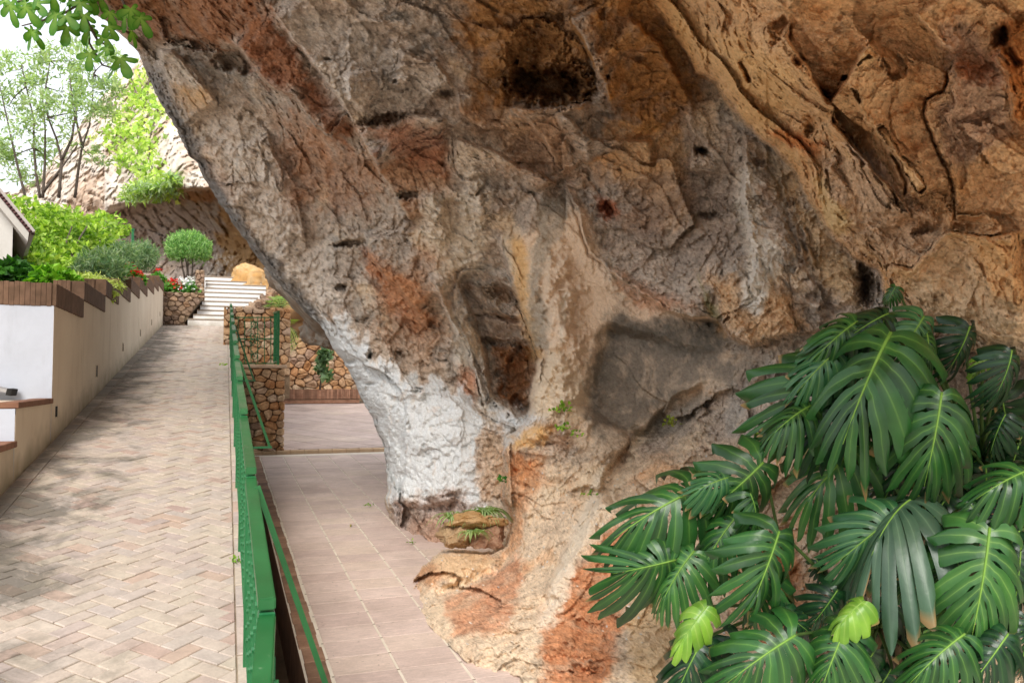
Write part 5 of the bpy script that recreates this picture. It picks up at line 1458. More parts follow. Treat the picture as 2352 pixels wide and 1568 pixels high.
# ------------------------------------------------------------------ far cliff with its undercut
def build_cliff():
    PXs = np.arange(-260, 860, 3.2); PYs = np.arange(-60, 780, 3.2)
    top = np.interp(PXs, [-260, 40, 90, 150, 200, 240, 275, 300, 340, 400, 900], [470, 440, 400, 330, 262, 215, 182, 160, 120, 60, -60])
    top = top + 10 * fbm(np.c_[PXs * .02, PXs * 0, PXs * 0], 4, gain=.6)
    X, Y0 = np.meshgrid(PXs, PYs)
    T = np.repeat(top[None], len(PYs), 0)
    Y = T + (780 - T) * ((Y0 + 60) / 840)
    shp = X.shape; X = X.ravel(); Y = Y.ravel(); T = T.ravel()
    q = np.c_[X * .014, Y * .014, X * 0]; WX = X + 16 * fbm(q, 4, gain=.6); WY = Y + 16 * fbm(q + 20, 4, gain=.6)
    ctrl = [(-200, 480, 48), (60, 420, 46), (200, 280, 46), (300, 180, 46), (300, 300, 43), (400, 300, 40), (260, 440, 42), (400, 440, 37), (500, 430, 35), (300, 560, 43), (420, 560, 41), (540, 560, 37),
            (600, 640, 34), (400, 640, 40), (250, 640, 42), (100, 620, 44), (500, 100, 44), (700, 300, 38), (800, 700, 31), (620, 760, 33), (-200, 700, 46), (560, 640, 35.5), (540, 470, 35)]
    D = tps(ctrl, X, Y)
    d, s, a = line_sd([(180, 520), (280, 478), (330, 462), (420, 440), (480, 432), (560, 470), (640, 520)], WX, WY)
    t = d * s                                             # below the lip the rock falls back
    D = D - 3.0 * sstep(4, -8, t) * np.exp(np.minimum(t, 0) / 160) * (X > 240)
    d, s, a = line_sd([(400, 310), (440, 400), (500, 440), (560, 520)], WX, WY)
    D = D - 1.5 * np.exp(-(d / 40) ** 2)
    P0 = at(X, Y, D); warp = np.c_[perlin(P0 * .5), perlin(P0 * .5 + 9), perlin(P0 * .5 + 18)]
    f1, f2, _ = worley(P0 * np.array([.75, .75, .95]) + warp * .8)
    rel = .5 * sstep(.2, 0, f2 - f1) + 1.0 * fbm(P0 * .3 + 2, 4) + .7 * facets(P0 * .55 + warp * .3, 2) + .5 * facets(P0 * 1.3 + warp * .3, 12) + .22 * facets(P0 * 3 + warp * .3, 22)
    f1, f2, _ = worley(P0 * 2.1 + warp * 1.4); rel += .12 * sstep(.2, 0, f2 - f1) + .25 * fbm(P0 * 3, 4, gain=.66)
    f1, f2, cid = worley(P0 * 3.2 + warp); rel += .35 * sstep(.35, .1, f1) * ((cid % 5) < 2)
    P = at(X, Y, D + .45 * rel)
    n1 = fbm(P0 * .35 + 5, 4); n2 = fbm(P0 * 1.2 + 15, 4, gain=.6); n3 = fbm(P0 * 4.5 + 25, 4, gain=.65)
    C = lambda h: np.array(srgb(h))
    col = np.repeat(C('#e0d3c5')[None], len(X), 0)
    def lay(c, w):
        nonlocal col
        w = np.clip(w, 0, 1)[:, None]; col = col * (1 - w) + C(c) * w
    lay('#d6bda6', .6 * sstep(0, .3, n1)); lay('#e6dccf', .7 * sstep(.05, .35, n2)); lay('#b3947a', .5 * sstep(.1, .4, n1 + n3 * .6))
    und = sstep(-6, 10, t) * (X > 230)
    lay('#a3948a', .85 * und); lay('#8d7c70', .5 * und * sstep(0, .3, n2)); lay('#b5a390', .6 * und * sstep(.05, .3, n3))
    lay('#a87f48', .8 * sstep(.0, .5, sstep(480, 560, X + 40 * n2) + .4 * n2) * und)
    lay('#a8702c', .7 * sstep(26, 6, np.abs(Y - 452 - 30 * n2)) * sstep(400, 440, X))
    lay('#d6d0c6', .7 * sstep(.0, .3, n3 + .4 * n2) * sstep(46, 20, np.hypot((X - 505) / 1.4, Y - 608)))
    col = np.clip(col * (1 + .5 * n3 + .25 * n2)[:, None], .03, .8)
    nr, nc = shp; idx = np.arange(nr * nc).reshape(nr, nc)
    V = P; F = np.stack([idx[:-1, :-1], idx[1:, :-1], idx[1:, 1:], idx[:-1, 1:]], -1).reshape(-1, 4)
    # the plateau behind the brow
    V = V.reshape(nr, nc, 3); K = col.reshape(nr, nc, 3)
    b1 = V[0] + np.array([0, 3, .6]); b2_ = V[0] + np.array([0, 14, .9])
    V = np.concatenate([b2_[None], b1[None], V]); K = np.concatenate([K[:1], K[:1], K]); nr += 2
    idx = np.arange(nr * nc).reshape(nr, nc); F = np.stack([idx[:-1, :-1], idx[1:, :-1], idx[1:, 1:], idx[:-1, 1:]], -1).reshape(-1, 4)
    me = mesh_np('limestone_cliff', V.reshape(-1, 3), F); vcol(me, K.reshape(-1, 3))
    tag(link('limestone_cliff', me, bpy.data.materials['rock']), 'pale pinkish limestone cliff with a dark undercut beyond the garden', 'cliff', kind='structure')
    return P.reshape(shp[0], shp[1], 3), X.reshape(shp), Y.reshape(shp)
cliffP, cliffX, cliffY = build_cliff()

def boulder(name, c, r, seed, cols, label, cat='rock', rot=(0, 0, 0), sub_=5, amp=.35, kind=None):
    bm = bmesh.new(); bmesh.ops.create_icosphere(bm, subdivisions=sub_, radius=1)
    v = np.array([x.co[:] for x in bm.verts])
    v = np.sign(v) * np.abs(v) ** .7; rr = np.random.default_rng(seed)
    for _ in range(14):
        q = rr.normal(size=3); q /= np.linalg.norm(q); v = v - np.maximum(0, v @ q - rr.uniform(.6, .95))[:, None] * q
    P = v * np.array(r)
    k = 1 / max(r)
    f1, f2, _ = worley(P * k * 2.2 + seed)
    dsp = amp * (.6 * fbm(P * k * 1.6 + seed, 4) + .35 * fbm(P * k * 6 + seed, 4, gain=.6) - .35 * sstep(0, .5, f2 - f1) + .12 * fbm(P * k * 22 + seed, 3))
    P = v * np.array(r) * (1 + dsp)[:, None]
    for x, q in zip(bm.verts, P): x.co = q
    me = bpy.data.meshes.new(name); bm.to_mesh(me); bm.free()
    me.polygons.foreach_set('use_smooth', np.ones(len(me.polygons), bool))
    n = fbm(P * k * 3 + seed + 9, 4, gain=.6); n2 = fbm(P * k * 14 + seed + 19, 3, gain=.6)
    a, b, d = (np.array(srgb(h)) for h in cols)
    w = sstep(-.25, .25, n)[:, None]; c_ = a * (1 - w) + b * w; w = sstep(.1, .4, n2 + .4 * n)[:, None] * .8; c_ = c_ * (1 - w) + d * w
    vcol(me, np.clip(c_ * (1 + .4 * n2)[:, None], .02, .85))
    o = link(name, me, bpy.data.materials['rock'], None, loc=tuple(c), rot=rot)
    tag(o, label, cat, kind=kind); return o
boulder('boulder', at(588, 650, 25.5), (.75, .8, .62), 3, ('#c79b62', '#d9b888', '#b07c40'), 'bright ochre boulder at the top of the white stairs', amp=.22)
boulder('rock_outcrop', at(715, 690, 12.4), (.34, .9, 1.05), 8, ('#a08a76', '#c3b8aa', '#8a7566'), 'pale hanging rock fold behind the overhang above the terrace', rot=(0, math.radians(-38), 0), amp=.4)
boulder('rock_lobe', at(765, 775, 13.0), (.5, .8, .32), 18, ('#8a6f58', '#bdb2a4', '#8d6a4a'), 'grey rounded rock lip hanging low over the terrace planter', rot=(0, math.radians(12), 0), amp=.4)
boulder('rock_bank', at(780, 690, 26.5), (3.6, 1.6, 1.9), 28, ('#8a6a4c', '#a58058', '#7a6250'), 'shaded brown rock bank above the terrace back wall', amp=.45)

# ------------------------------------------------------------------ house corner at the left edge
wallw = plaster_mat('house_white', srgb('#c9c5bd'), srgb('#d8d5cf'), srgb('#aaa49a'))
HD = 12.0
YH = float(at(25, 600, HD)[1])
def hp(px, py, dy=0): return Vector(on_y(px, py, YH + dy))
house = tag(empty('house', tuple(hp(-20, 640))), 'corner of a white house with a sloping tiled roof at the garden edge', 'house'); H0 = Vector(house.location)
bk_w = Vector((ray(-20, 600)[0], ray(-20, 600)[1], 0)).normalized() * 5
mb = MB(); w0, w1 = hp(-420, 690), hp(25, 690); zt_ = hp(25, 470).z
mb.prism([w0, w1, w1 + bk_w, w0 + bk_w], [Vector((v.x, v.y, zz)) for v, zz in ((w0, zt_ + 2.2), (w1, zt_ - .05), (w1 + bk_w, zt_ - .05), (w0 + bk_w, zt_ + 2.2))])
o = mb.build('wall', wallw, house); o.location = -H0
e0, e1 = hp(-160, 262, -.25), hp(66, 538, -.25); up_ = Vector((0, 0, .16)); bk = Vector((ray(-20, 600)[0], ray(-20, 600)[1], 0)).normalized() * 5; nn = Vector((.02, 0, .17))
mb = MB(); mb.prism([e0 - nn * .6, e1 - nn * .6, e1 + nn * .15, e0 + nn * .15], [v + bk for v in (e0 - nn * .6, e1 - nn * .6, e1 + nn * .15, e0 + nn * .15)]); rf = mb.build('roof', simple_mat('roof_soffit', srgb('#bfbab2'), srgb('#cfcac2'), 4, .9), house); rf.location = -H0
rt_m = simple_mat('roof_tile', srgb('#4a3034'), srgb('#6a4a46'), 12, .85, obj_rand=.25); pl_m = simple_mat('tile_mortar', srgb('#b9b0aa'), srgb('#cfc6c0'), 12, .9)
ed = (e1 - e0); Ln = ed.length; ed.normalize(); nrm_ = Vector((-ed.z, 0, ed.x)); ntile = int(Ln / .052)
mb = MB(); mb.tube([Vector((0, 0, 0)), Vector((0, .25, 0))], .024, 7); tme = mb.mesh('roof_tile', True)
for k in range(ntile // 3, ntile):
    p = e0 + ed * (k + .5) * Ln / ntile + nrm_ * .04 + Vector((0, -.03, 0))
    link('roof_tile', tme, rt_m, rf, loc=p)
mb = MB(); mb.prism([e0 + nrm_ * .02 + Vector((0, .02, 0)), e1 + nrm_ * .02 + Vector((0, .02, 0)), e1 + nrm_ * .1 + Vector((0, .02, 0)), e0 + nrm_ * .1 + Vector((0, .02, 0))], [v + bk for v in (e0 + nrm_ * .02, e1 + nrm_ * .02, e1 + nrm_ * .1, e0 + nrm_ * .1)]); mb.build('tile_bed', pl_m, rf)

# ------------------------------------------------------------------ foliage
def leaves_mesh(name, C, size, aspect, cols, seed, up_bias=.3, droop=0., bend=True):
    """one small folded leaf per centre"""
    r = np.random.default_rng(seed); n = len(C)
    a = r.normal(size=(n, 3)); a[:, 2] -= droop; a /= np.linalg.norm(a, axis=1)[:, None]
    nr = r.normal(size=(n, 3)); nr[:, 2] += up_bias * 2.5; nr -= a * (nr * a).sum(1)[:, None]; nr /= np.linalg.norm(nr, axis=1)[:, None]
    b = np.cross(nr, a)
    L = size * r.uniform(.65, 1.3, n); W = L * aspect
    a *= L[:, None]; b *= (W * .5)[:, None]; u = nr * (W * .22)[:, None]
    V = np.stack([C, C + a * .45 + b + u, C + a - u * .6, C + a * .45 - b + u], 1)
    F = np.arange(n * 4).reshape(n, 4)
    me = mesh_np(name, V.reshape(-1, 3), F, smooth=False)
    cc = np.array([srgb(c) for c in cols]); k = cc[r.integers(0, len(cc), n)] * r.uniform(.7, 1.25, (n, 1))
    vcol(me, np.repeat(k, 4, 0)); return me
leafy = leaf_mat('foliage', .55, .38, spec=.3)
bark = simple_mat('bark', srgb('#4a4038'), srgb('#6d6258'), 20, .9, 60, .5, .01)
petal_r = simple_mat('red_petal', srgb('#c01a1a'), srgb('#e03a28'), 30, .6); petal_w = simple_mat('white_petal', srgb('#e8e8e2'), srgb('#f6f6f4'), 30, .6)

def px_rate(d): return d / FPX
def blob_pts(n, spec, seed, shell=.45):
    """points in clumps: spec = list of (px, py, d, rx px, ry px, rdepth m)"""
    r = np.random.default_rng(seed); out = []
    w = np.array([s[3] * s[4] for s in spec], float); w /= w.sum()
    for s, m in zip(spec, r.multinomial(n, w)):
        v = r.normal(size=(m, 3)); v /= np.linalg.norm(v, axis=1)[:, None]; v *= (shell + (1 - shell) * r.random(m) ** .6)[:, None]
        c = at(s[0], s[1], s[2]); q = s[2] / FPX
        out.append(c + v[:, :1] * s[3] * q * RT + v[:, 1:2] * s[4] * q * UP + v[:, 2:] * s[5] * np.array([FW[0], FW[1], 0]))
    return np.concatenate(out)
def clumpy(P, k, thr, seed):
    n = fbm(P * k + seed, 3); return P[n > thr]
def plant(name, label, cat, base, parts, stems=(), group=None, sr=.012):
    o = tag(empty(name, tuple(base)), label, cat, group); B0 = Vector(base)
    for pn, me, mat in parts:
        q = link(pn, me, mat, o); q.location = -B0
    for st_ in stems:
        mb = MB(); n = len(st_); mb.tube(st_, [sr * (1 - .6 * k / max(1, n - 1)) for k in range(n)], 5); q = mb.build('stem' if cat != 'tree' else 'trunk', bark, o, True); q.location = -B0
    return o
def curve_to(a, b, wob, n=7, seed=0):
    r = random.Random(seed); a = Vector(a); b = Vector(b); m = (a + b) / 2 + Vector((r.uniform(-1, 1), r.uniform(-1, 1), r.uniform(-.3, .3))) * wob
    return [(a * (1 - t) ** 2 + m * 2 * t * (1 - t) + b * t * t) for t in np.linspace(0, 1, n)]

# slender feathery trees behind the house
LG = ('#9ab27a', '#aec290', '#94ac8c', '#bccd9c', '#c6d4b4', '#a8b8a0')
def feather_tree(base_px, d, clumps, n, seed, label, stems):
    C = clumpy(blob_pts(n, [(x, y, d + dz, rx, ry, .9) for x, y, rx, ry, dz in clumps], seed, .1), 1.5, .03, seed)
    b = at(*base_px, d); r = random.Random(seed)
    # twigs into every clump
    tw = [curve_to(at(sx, sy, d), at(x, y + ry * .3, d + dz), .25, 6, k) for k, (x, y, rx, ry, dz) in enumerate(clumps) for (sx, sy) in [min(stems[0][1:], key=lambda q: abs(q[0] - x) + abs(q[1] - y))]]
    tr = [[at(x, y, d) for x, y in s] for s in stems]
    o = plant('slender_tree', label, 'tree', b, [('crown', leaves_mesh('crown', C, .2, .34, LG, seed, .5), leafy)], group=None)
    for s in tr:
        mb = MB(); P = [Vector(p) for p in s]; pts = []
        for i in range(len(P) - 1):
            for t in (0, .33, .66): pts.append(P[i].lerp(P[i + 1], t))
        pts.append(P[-1]); mb.tube(pts, [.05 * (1 - .75 * k / len(pts)) for k in range(len(pts))], 6); q = mb.build('trunk', bark, o, True); q.location = -Vector(b)
    for s in tw:
        mb = MB(); mb.tube(s, [.03, .025, .02, .016, .012, .008], 4); q = mb.build('branch', bark, o, True); q.location = -Vector(b)
feather_tree((95, 470), 27, [(30, 150, 60, 40, 0), (20, 230, 60, 50, .6), (60, 290, 50, 45, -.5), (20, 350, 50, 45, .4), (75, 200, 50, 40, 0), (40, 400, 50, 30, 0), (100, 350, 40, 35, .5)], 5200, 1,
             'slender grey stemmed tree with feathery leaves rising beside the house roof', [[(92, 455), (83, 400), (78, 340), (77, 270), (60, 200), (50, 150)], [(98, 455), (103, 380), (104, 300), (95, 190)], [(60, 460), (40, 380), (20, 290), (0, 200)]])
feather_tree((140, 470), 26, [(120, 140, 50, 40, 0), (150, 200, 50, 40, .4), (120, 250, 45, 40, -.4), (175, 130, 40, 35, .3), (150, 300, 45, 35, 0), (190, 240, 40, 40, .5)], 4200, 2,
             'slender tree with forked dark stems in front of the pale cliff', [[(135, 455), (142, 370), (130, 320), (110, 270), (105, 200), (115, 140)], [(140, 370), (165, 320), (172, 270), (160, 180)], [(100, 440), (130, 400), (160, 360), (180, 330)]])
feather_tree((175, 470), 28, [(210, 180, 45, 40, 0), (235, 250, 35, 35, .4), (200, 120, 40, 30, -.4), (250, 130, 30, 30, .2), (225, 360, 30, 25, 0), (260, 200, 25, 25, 0)], 3000, 3,
             'slim dark stemmed sapling nearest to the bare cliff face', [[(172, 455), (180, 390), (188, 340), (205, 290), (212, 240), (215, 170)], [(190, 340), (176, 280), (172, 200)]])
# bright shrub over the wall
YG = ('#9dbc44', '#b2cb56', '#86a840', '#c4d872', '#6a8c34', '#a2bd62')
C = blob_pts(9500, [(70, 560, 15, 60, 60, 1.0), (130, 530, 16, 80, 60, 1.0), (60, 490, 17, 50, 35, .8), (200, 540, 17, 70, 45, .9), (250, 520, 18, 40, 30, .6), (110, 620, 14, 60, 35, .6), (160, 590, 15, 60, 40, .7)], 11, .35)
C = clumpy(C, 2.6, -.08, 4)
plant('leafy_shrub', 'large bright yellow-green shrub spilling over the planter wall by the house', 'shrub', at(110, 655, 14.5), [('crown', leaves_mesh('crown', C, .12, .62, YG, 5, .5), leafy)],
      [curve_to(at(110 + k * 9, 655, 14.6), at(60 + k * 35, 520, 15.5), .2, 6, k) for k in range(5)], sr=.03)
C = blob_pts(1400, [(30, 625, 11.2, 38, 22, .3), (70, 640, 11.0, 36, 14, .25), (10, 640, 10.8, 20, 14, .25)], 12, .3)
plant('dark_creeper', 'dark green broad leaved creeper on the coping beside the house wall', 'plant', at(35, 655, 11.1), [('leaves', leaves_mesh('leaves', C, .12, .8, ('#2f5a1e', '#27501f', '#3f6e26', '#4f8a2a'), 6, .6), leafy)])
C = blob_pts(900, [(120, 640, 10.6, 45, 22, .25), (165, 655, 10.8, 22, 16, .2)], 13, .3)
plant('nettle_plant', 'bright green broad leaves hanging over the first coping step', 'plant', at(130, 660, 10.7), [('leaves', leaves_mesh('leaves', C, .11, .75, ('#6fa32c', '#86bb35', '#5c9228', '#97c743'), 7, .7), leafy)])
# grey-green rosemary-like shrubs
GG = ('#7f9a72', '#6a8a66', '#94a886', '#5f7f60', '#a3b492')
for k, (px, py, rx, ry, d, lab) in enumerate([(235, 615, 60, 42, 13.5, 'grey-green rosemary bush behind the stepped coping'), (330, 590, 34, 36, 20, 'dark grey-green bushy shrub beside the red geraniums'), (285, 600, 30, 45, 17, 'feathery pale grey-green shrub next to the green post')]):
    C = blob_pts(3000, [(px, py, d, rx, ry, .45), (px - rx * .4, py + ry * .2, d, rx * .6, ry * .7, .4)], 20 + k, .25)
    plant('needle_shrub', lab, 'shrub', at(px, py + ry, d), [('crown', leaves_mesh('crown', C, .13, .14, GG, 30 + k, .1, -.6), leafy)], [curve_to(at(px + q * 6, py + ry, d), at(px + q * 16, py, d), .1, 5, q) for q in (-2, -1, 0, 1, 2)])
# trailing pale plant over the coping
C = blob_pts(2600, [(215, 650, 11.6, 40, 22, .2), (240, 672, 11.7, 28, 22, .15), (195, 640, 11.4, 30, 12, .2), (262, 655, 12.4, 22, 12, .15)], 40, .2)
plant('trailing_plant', 'pale yellow-green trailing plant spilling down over the brick coping', 'plant', at(215, 668, 11.7), [('leaves', leaves_mesh('leaves', C, .075, .2, ('#b7c46a', '#c9d284', '#a3b455', '#d6dc9a'), 41, .2, .4), leafy)])
# round clipped shrub on the bed by the stairs
def ball():
    r = np.random.default_rng(50); n = 6500; v = r.normal(size=(n, 3)); v /= np.linalg.norm(v, axis=1)[:, None]
    lump = 1 + .22 * fbm(v * 2.2 + 7, 3); rad = (.35 + .65 * r.random(n) ** .45) * lump
    c = at(433, 573, 25.8); q = .70
    C = c + v * rad[:, None] * np.array([q, q, q * .78]); C = C[(v[:, 2] > -.72)]
    return leaves_mesh('crown', C, .13, .2, ('#86ad6a', '#9cc07c', '#6f9a58', '#b4d092', '#5f8a4e'), 51, .3, -1.2)
plant('round_shrub', 'round clipped grey-green shrub on thin stems beside the stairs', 'shrub', at(432, 640, 25.8), [('crown', ball(), leafy)], [curve_to(at(430 + k * 4, 640, 25.8), at(425 + k * 8, 590, 25.8), .08, 5, k) for k in (-1, 0, 1, 2)], sr=.035)
# geraniums: heads of petals over leaves
def head_mesh(cents, rad, seed, per=26):
    r = np.random.default_rng(seed); P = []
    for c in cents:
        v = r.normal(size=(per, 3)); v /= np.linalg.norm(v, axis=1)[:, None]; P.append(c + v * rad)
    P = np.concatenate(P); return P
def geranium(label, spots, d, rad, mat, seed, name='geranium'):
    cents = [at(x, y, d + rnd.uniform(-.15, .15)) for x, y in spots]; b = at(sum(s[0] for s in spots) / len(spots), max(s[1] for s in spots) + 14, d)
    B0 = Vector(b); o = tag(empty(name, tuple(b)), label, 'flower')
    for i, c in enumerate(cents):
        me = leaves_mesh('flower_head', head_mesh([np.zeros(3)], rad, seed + i), rad * .8, .9, ('#ffffff',), seed + i, .6)
        link('flower_head', me, mat, o, loc=Vector(c) - B0)
        mb = MB(); mb.tube(curve_to(Vector(b) - B0, Vector(c) - B0, .05, 5, i), .008, 4); mb.build('stem', pet_mat, o)
    C = blob_pts(420, [(x, y + 9, d, 12, 8, .2) for x, y in spots], seed + 40, .2)
    q = link('leaves', leaves_mesh('leaves', C, .10, .9, ('#4f8a35', '#6a9f45', '#3f7a30', '#85b060'), seed + 41, .7), leafy, o); q.location = -B0
geranium('tall red geranium flowering above the brick coping', [(297, 612), (303, 618), (292, 622), (309, 630), (318, 634), (301, 634), (313, 626), (321, 640), (296, 638)], 16.2, .065, petal_r, 60)
geranium('single red geranium bloom at the far end of the coping', [(364.5, 628), (361, 634)], 22.0, .09, petal_r, 70)
geranium('red geraniums in the bed on the rubble wall', [(384, 652), (391, 649), (398, 653), (387, 657), (402, 650), (408, 656)], 23.6, .085, petal_r, 80)
geranium('white geraniums in the bed beside the stairs', [(414, 648), (421, 652), (428, 655), (436, 658), (444, 649), (448, 655), (430, 664), (418, 659), (452, 661), (412, 654), (439, 646)], 23.7, .10, petal_w, 90)
# green post among the shrubs
gp_ = tag(empty('green_post', tuple(at(305, 640, 21))), 'slim green metal post standing in the shrubs', 'post'); B0 = Vector(gp_.location)
mb = MB(); mb.tube([at(305, 640, 21), at(305, 528, 21)], .035, 8); q = mb.build('pole', green_d, gp_); q.location = -B0
mb = MB(); mb.tube([at(305, 529, 21), at(305, 525, 21)], .05, 8); q = mb.build('cap', green_d, gp_); q.location = -B0
# vines hanging down the cliff
from bisect import bisect
VG = ('#b2cc68', '#c6da80', '#9cbc5c', '#d6e49c', '#90ac5c')
def cliff_at(px, py):
    j = np.argmin(np.abs(cliffX[0] - px)); i = np.argmin(np.abs(cliffY[:, j] - py)); return cliffP[i, j]
for k, (x0, y0, y1, wob, n, lab) in enumerate([(300, 170, 330, 16, 380, 'yellow-green vine trailing from the brow of the far cliff'), (335, 150, 420, 14, 430, 'long yellow-green vine hanging down the middle of the far cliff'),
                                               (365, 210, 460, 16, 430, 'yellow-green creeper beside the overhang on the far cliff'), (285, 300, 400, 20, 200, 'small clump of creeper low on the far cliff')]):
    r = np.random.default_rng(200 + k); t = r.random(n) ** .9; ys_ = y0 + (y1 - y0) * t; xs_ = x0 + wob * np.sin(t * 5 + k) + r.normal(size=n) * (10 + 14 * np.abs(np.sin(t * 9 + k)))
    C = np.array([cliff_at(a, b) for a, b in zip(xs_, ys_)]) - np.array([FW[0], FW[1], 0]) * r.uniform(.1, .7, n)[:, None] + r.normal(size=(n, 3)) * .12
    C = clumpy(C, 1.1, -.12, k)
    b = cliff_at(x0, y0)
    plant('hanging_vine', lab, 'vine', b, [('leaves', leaves_mesh('leaves', C, .30, .75, VG, 210 + k, .4, .6), leafy)], [[cliff_at(x0 + wob * math.sin(t * 5 + k), y0 + (y1 - y0) * t) - FW * .3 for t in np.linspace(0, 1, 9)]], sr=.04)
C = clumpy(blob_pts(2200, [(345, 440, 34, 60, 16, 1), (385, 432, 33.5, 34, 14, .8), (300, 452, 35, 30, 10, .8), (400, 415, 33, 20, 10, .6)], 230, .1), 1.2, -.1, 3)
plant('ledge_shrub', 'spreading feathery shrub growing out over the cave mouth', 'shrub', at(340, 452, 35.5), [('leaves', leaves_mesh('leaves', C, .3, .35, LG + VG[:2], 231, .5), leafy)], [curve_to(at(330, 456, 36), at(400, 430, 33.5), .4, 6, 1), curve_to(at(330, 456, 36), at(300, 448, 34.5), .3, 6, 2)], sr=.05)
# palms and creeper by the gate wall
def frond_plant(name, label, base, fronds, cols, seed):
    o = tag(empty(name, tuple(base)), label, 'plant'); B0 = Vector(base)
    for k, tip in enumerate(fronds):
        T = Vector(tip); M_ = (B0 + T) / 2 + Vector((0, 0, .22)); pts = [(B0 * (1 - t) ** 2 + M_ * 2 * t * (1 - t) + T * t * t) - B0 for t in np.linspace(0, 1, 12)]
        V = []; F = []; d = (T - B0).normalized(); sd = d.cross(Vector((0, 0, 1))).normalized()
        for i in range(2, 12):
            for s in (-1, 1):
                p = pts[i]; l = .24 * math.sin(math.pi * (i + 1) / 14); b0 = len(V)
                tip_ = p + sd * s * l + d * l * .5 + Vector((0, 0, -.06)); V += [p - d * .012, p + d * .016, tip_]; F.append((b0, b0 + 1, b0 + 2))
        me = mesh_from('frond', V, F); cc = np.array(srgb(cols[k % len(cols)])); vcol(me, np.repeat(cc[None], len(V), 0)); fr = link('frond', me, leafy, o)
        mb = MB(); mb.tube(pts, .008, 4); mb.build('rib', pet_mat, fr)
frond_plant('palm_plant', 'small pale palm on top of the gate wall', at(645, 712, 18.4), [at(622, 694, 18.2), at(634, 685, 18.2), at(652, 684, 18.3), at(668, 690, 18.4), at(672, 706, 18.2), at(615, 706, 18.1)], ('#a9bf8a', '#c6d4ae', '#8fae70'), 1)
frond_plant('drooping_palm', 'drooping yellow-green palm beside the landing railing', at(655, 752, 18.0), [at(680, 792, 17.8), at(672, 800, 17.9), at(664, 806, 17.9), at(684, 776, 17.9), at(668, 740, 17.9), at(650, 735, 18)], ('#b8c46a', '#9fb35a', '#cdd69a'), 2)
C = blob_pts(260, [(745, 815, 22.6, 18, 20, .2), (735, 840, 22.6, 14, 16, .2), (752, 860, 22.6, 12, 10, .2)], 240, .2)
plant('wall_creeper', 'thin stemmed creeper with grey-green leaves climbing the back wall', 'plant', at(735, 895, 22.9), [('leaves', leaves_mesh('leaves', C, .17, .7, ('#5f7a58', '#4f6b4a', '#7a9470'), 241, .4), leafy)], [[at(735, 895, 22.9), at(738, 860, 22.8), at(741, 830, 22.7), at(746, 805, 22.6)]], sr=.03)

# ------------------------------------------------------------------ fig branch hanging over the rock's lip
def fig_leaf(seed):
    r = random.Random(seed); lob = [(-118, .42), (-62, .72), (0, 1.0), (62, .72), (118, .42)]
    out = []
    for i, (a, l) in enumerate(lob):
        a += r.uniform(-8, 8); l *= r.uniform(.88, 1.12); w = 19
        for da, f in ((-w * 1.15, .62), (-w * .8, .86), (-w * .3, 1.0), (w * .3, 1.0), (w * .8, .86), (w * 1.15, .62)): out.append((math.radians(a + da), l * f))
        if i < 4: out.append((math.radians((lob[i][0] + lob[i + 1][0]) / 2), (.26)))
    P = [(0, -.02, 0)]; 
    for t, l in out: P.append((math.sin(t) * l * .78, math.cos(t) * l * .8, -.14 * l * l - .06 * math.sin(t * 2) * l))
    F = [(0, i + 1, i) for i in range(1, len(P) - 1)]
    me = mesh_from('leaf', P, F, True); cs = np.array(srgb('#3f7a1e')); v = r.uniform(.75, 1.15)
    k = np.repeat((cs * v)[None], len(P), 0); k[0] = srgb('#93b858'); vcol(me, k); return me
fig_m = leaf_mat('fig_leaf', .5, .3, spec=.3)
figs = [fig_leaf(k) for k in range(6)]
fb = tag(empty('fig_branch', tuple(at(262, -60, 8.6))), 'fig branch with lobed green leaves hanging over the rock lip', 'branch'); B0 = Vector(fb.location)
K1 = .4102
twigs = [[(262, -60), (215, -10), (150, 30), (90, 50), (50, 60)], [(215, -10), (200, 50), (205, 100), (235, 150), (262, 158)], [(262, -40), (290, 20), (310, 55), (330, 60)], [(215, -20), (120, -15), (40, 5)], [(200, 50), (225, 95), (260, 110)]]
for t_ in twigs:
    mb = MB(); P = [Vector(at(x, y, 8.3)) - B0 for x, y in t_]; pts = []
    for i in range(len(P) - 1):
        for s in (0, .5): pts.append(P[i].lerp(P[i + 1], s))
    pts.append(P[-1]); mb.tube(pts, [.018 - .013 * k / len(pts) for k in range(len(pts))], 5); mb.build('twig', bark, fb, True)
FL = [(120, 60, 50), (70, 95, 62), (190, 90, 60), (230, 50, 60), (300, 25, 58), (380, 20, 60), (440, 60, 58), (330, 90, 62), (250, 110, 55), (200, 165, 60), (360, 200, 66), (300, 130, 58), (400, 120, 58), (470, 130, 55), (490, 200, 50),
      (160, 235, 60), (215, 225, 60), (480, 250, 45), (560, 300, 50), (500, 350, 52), (610, 250, 52), (640, 190, 52), (620, 400, 55), (700, 370, 62), (690, 130, 56), (740, 110, 58), (820, 150, 55), (760, 230, 50), (520, 30, 60), (630, 110, 50),
      (100, 20, 55), (30, 40, 40), (580, 20, 50), (460, -20, 60), (350, -30, 60), (200, -20, 60)]
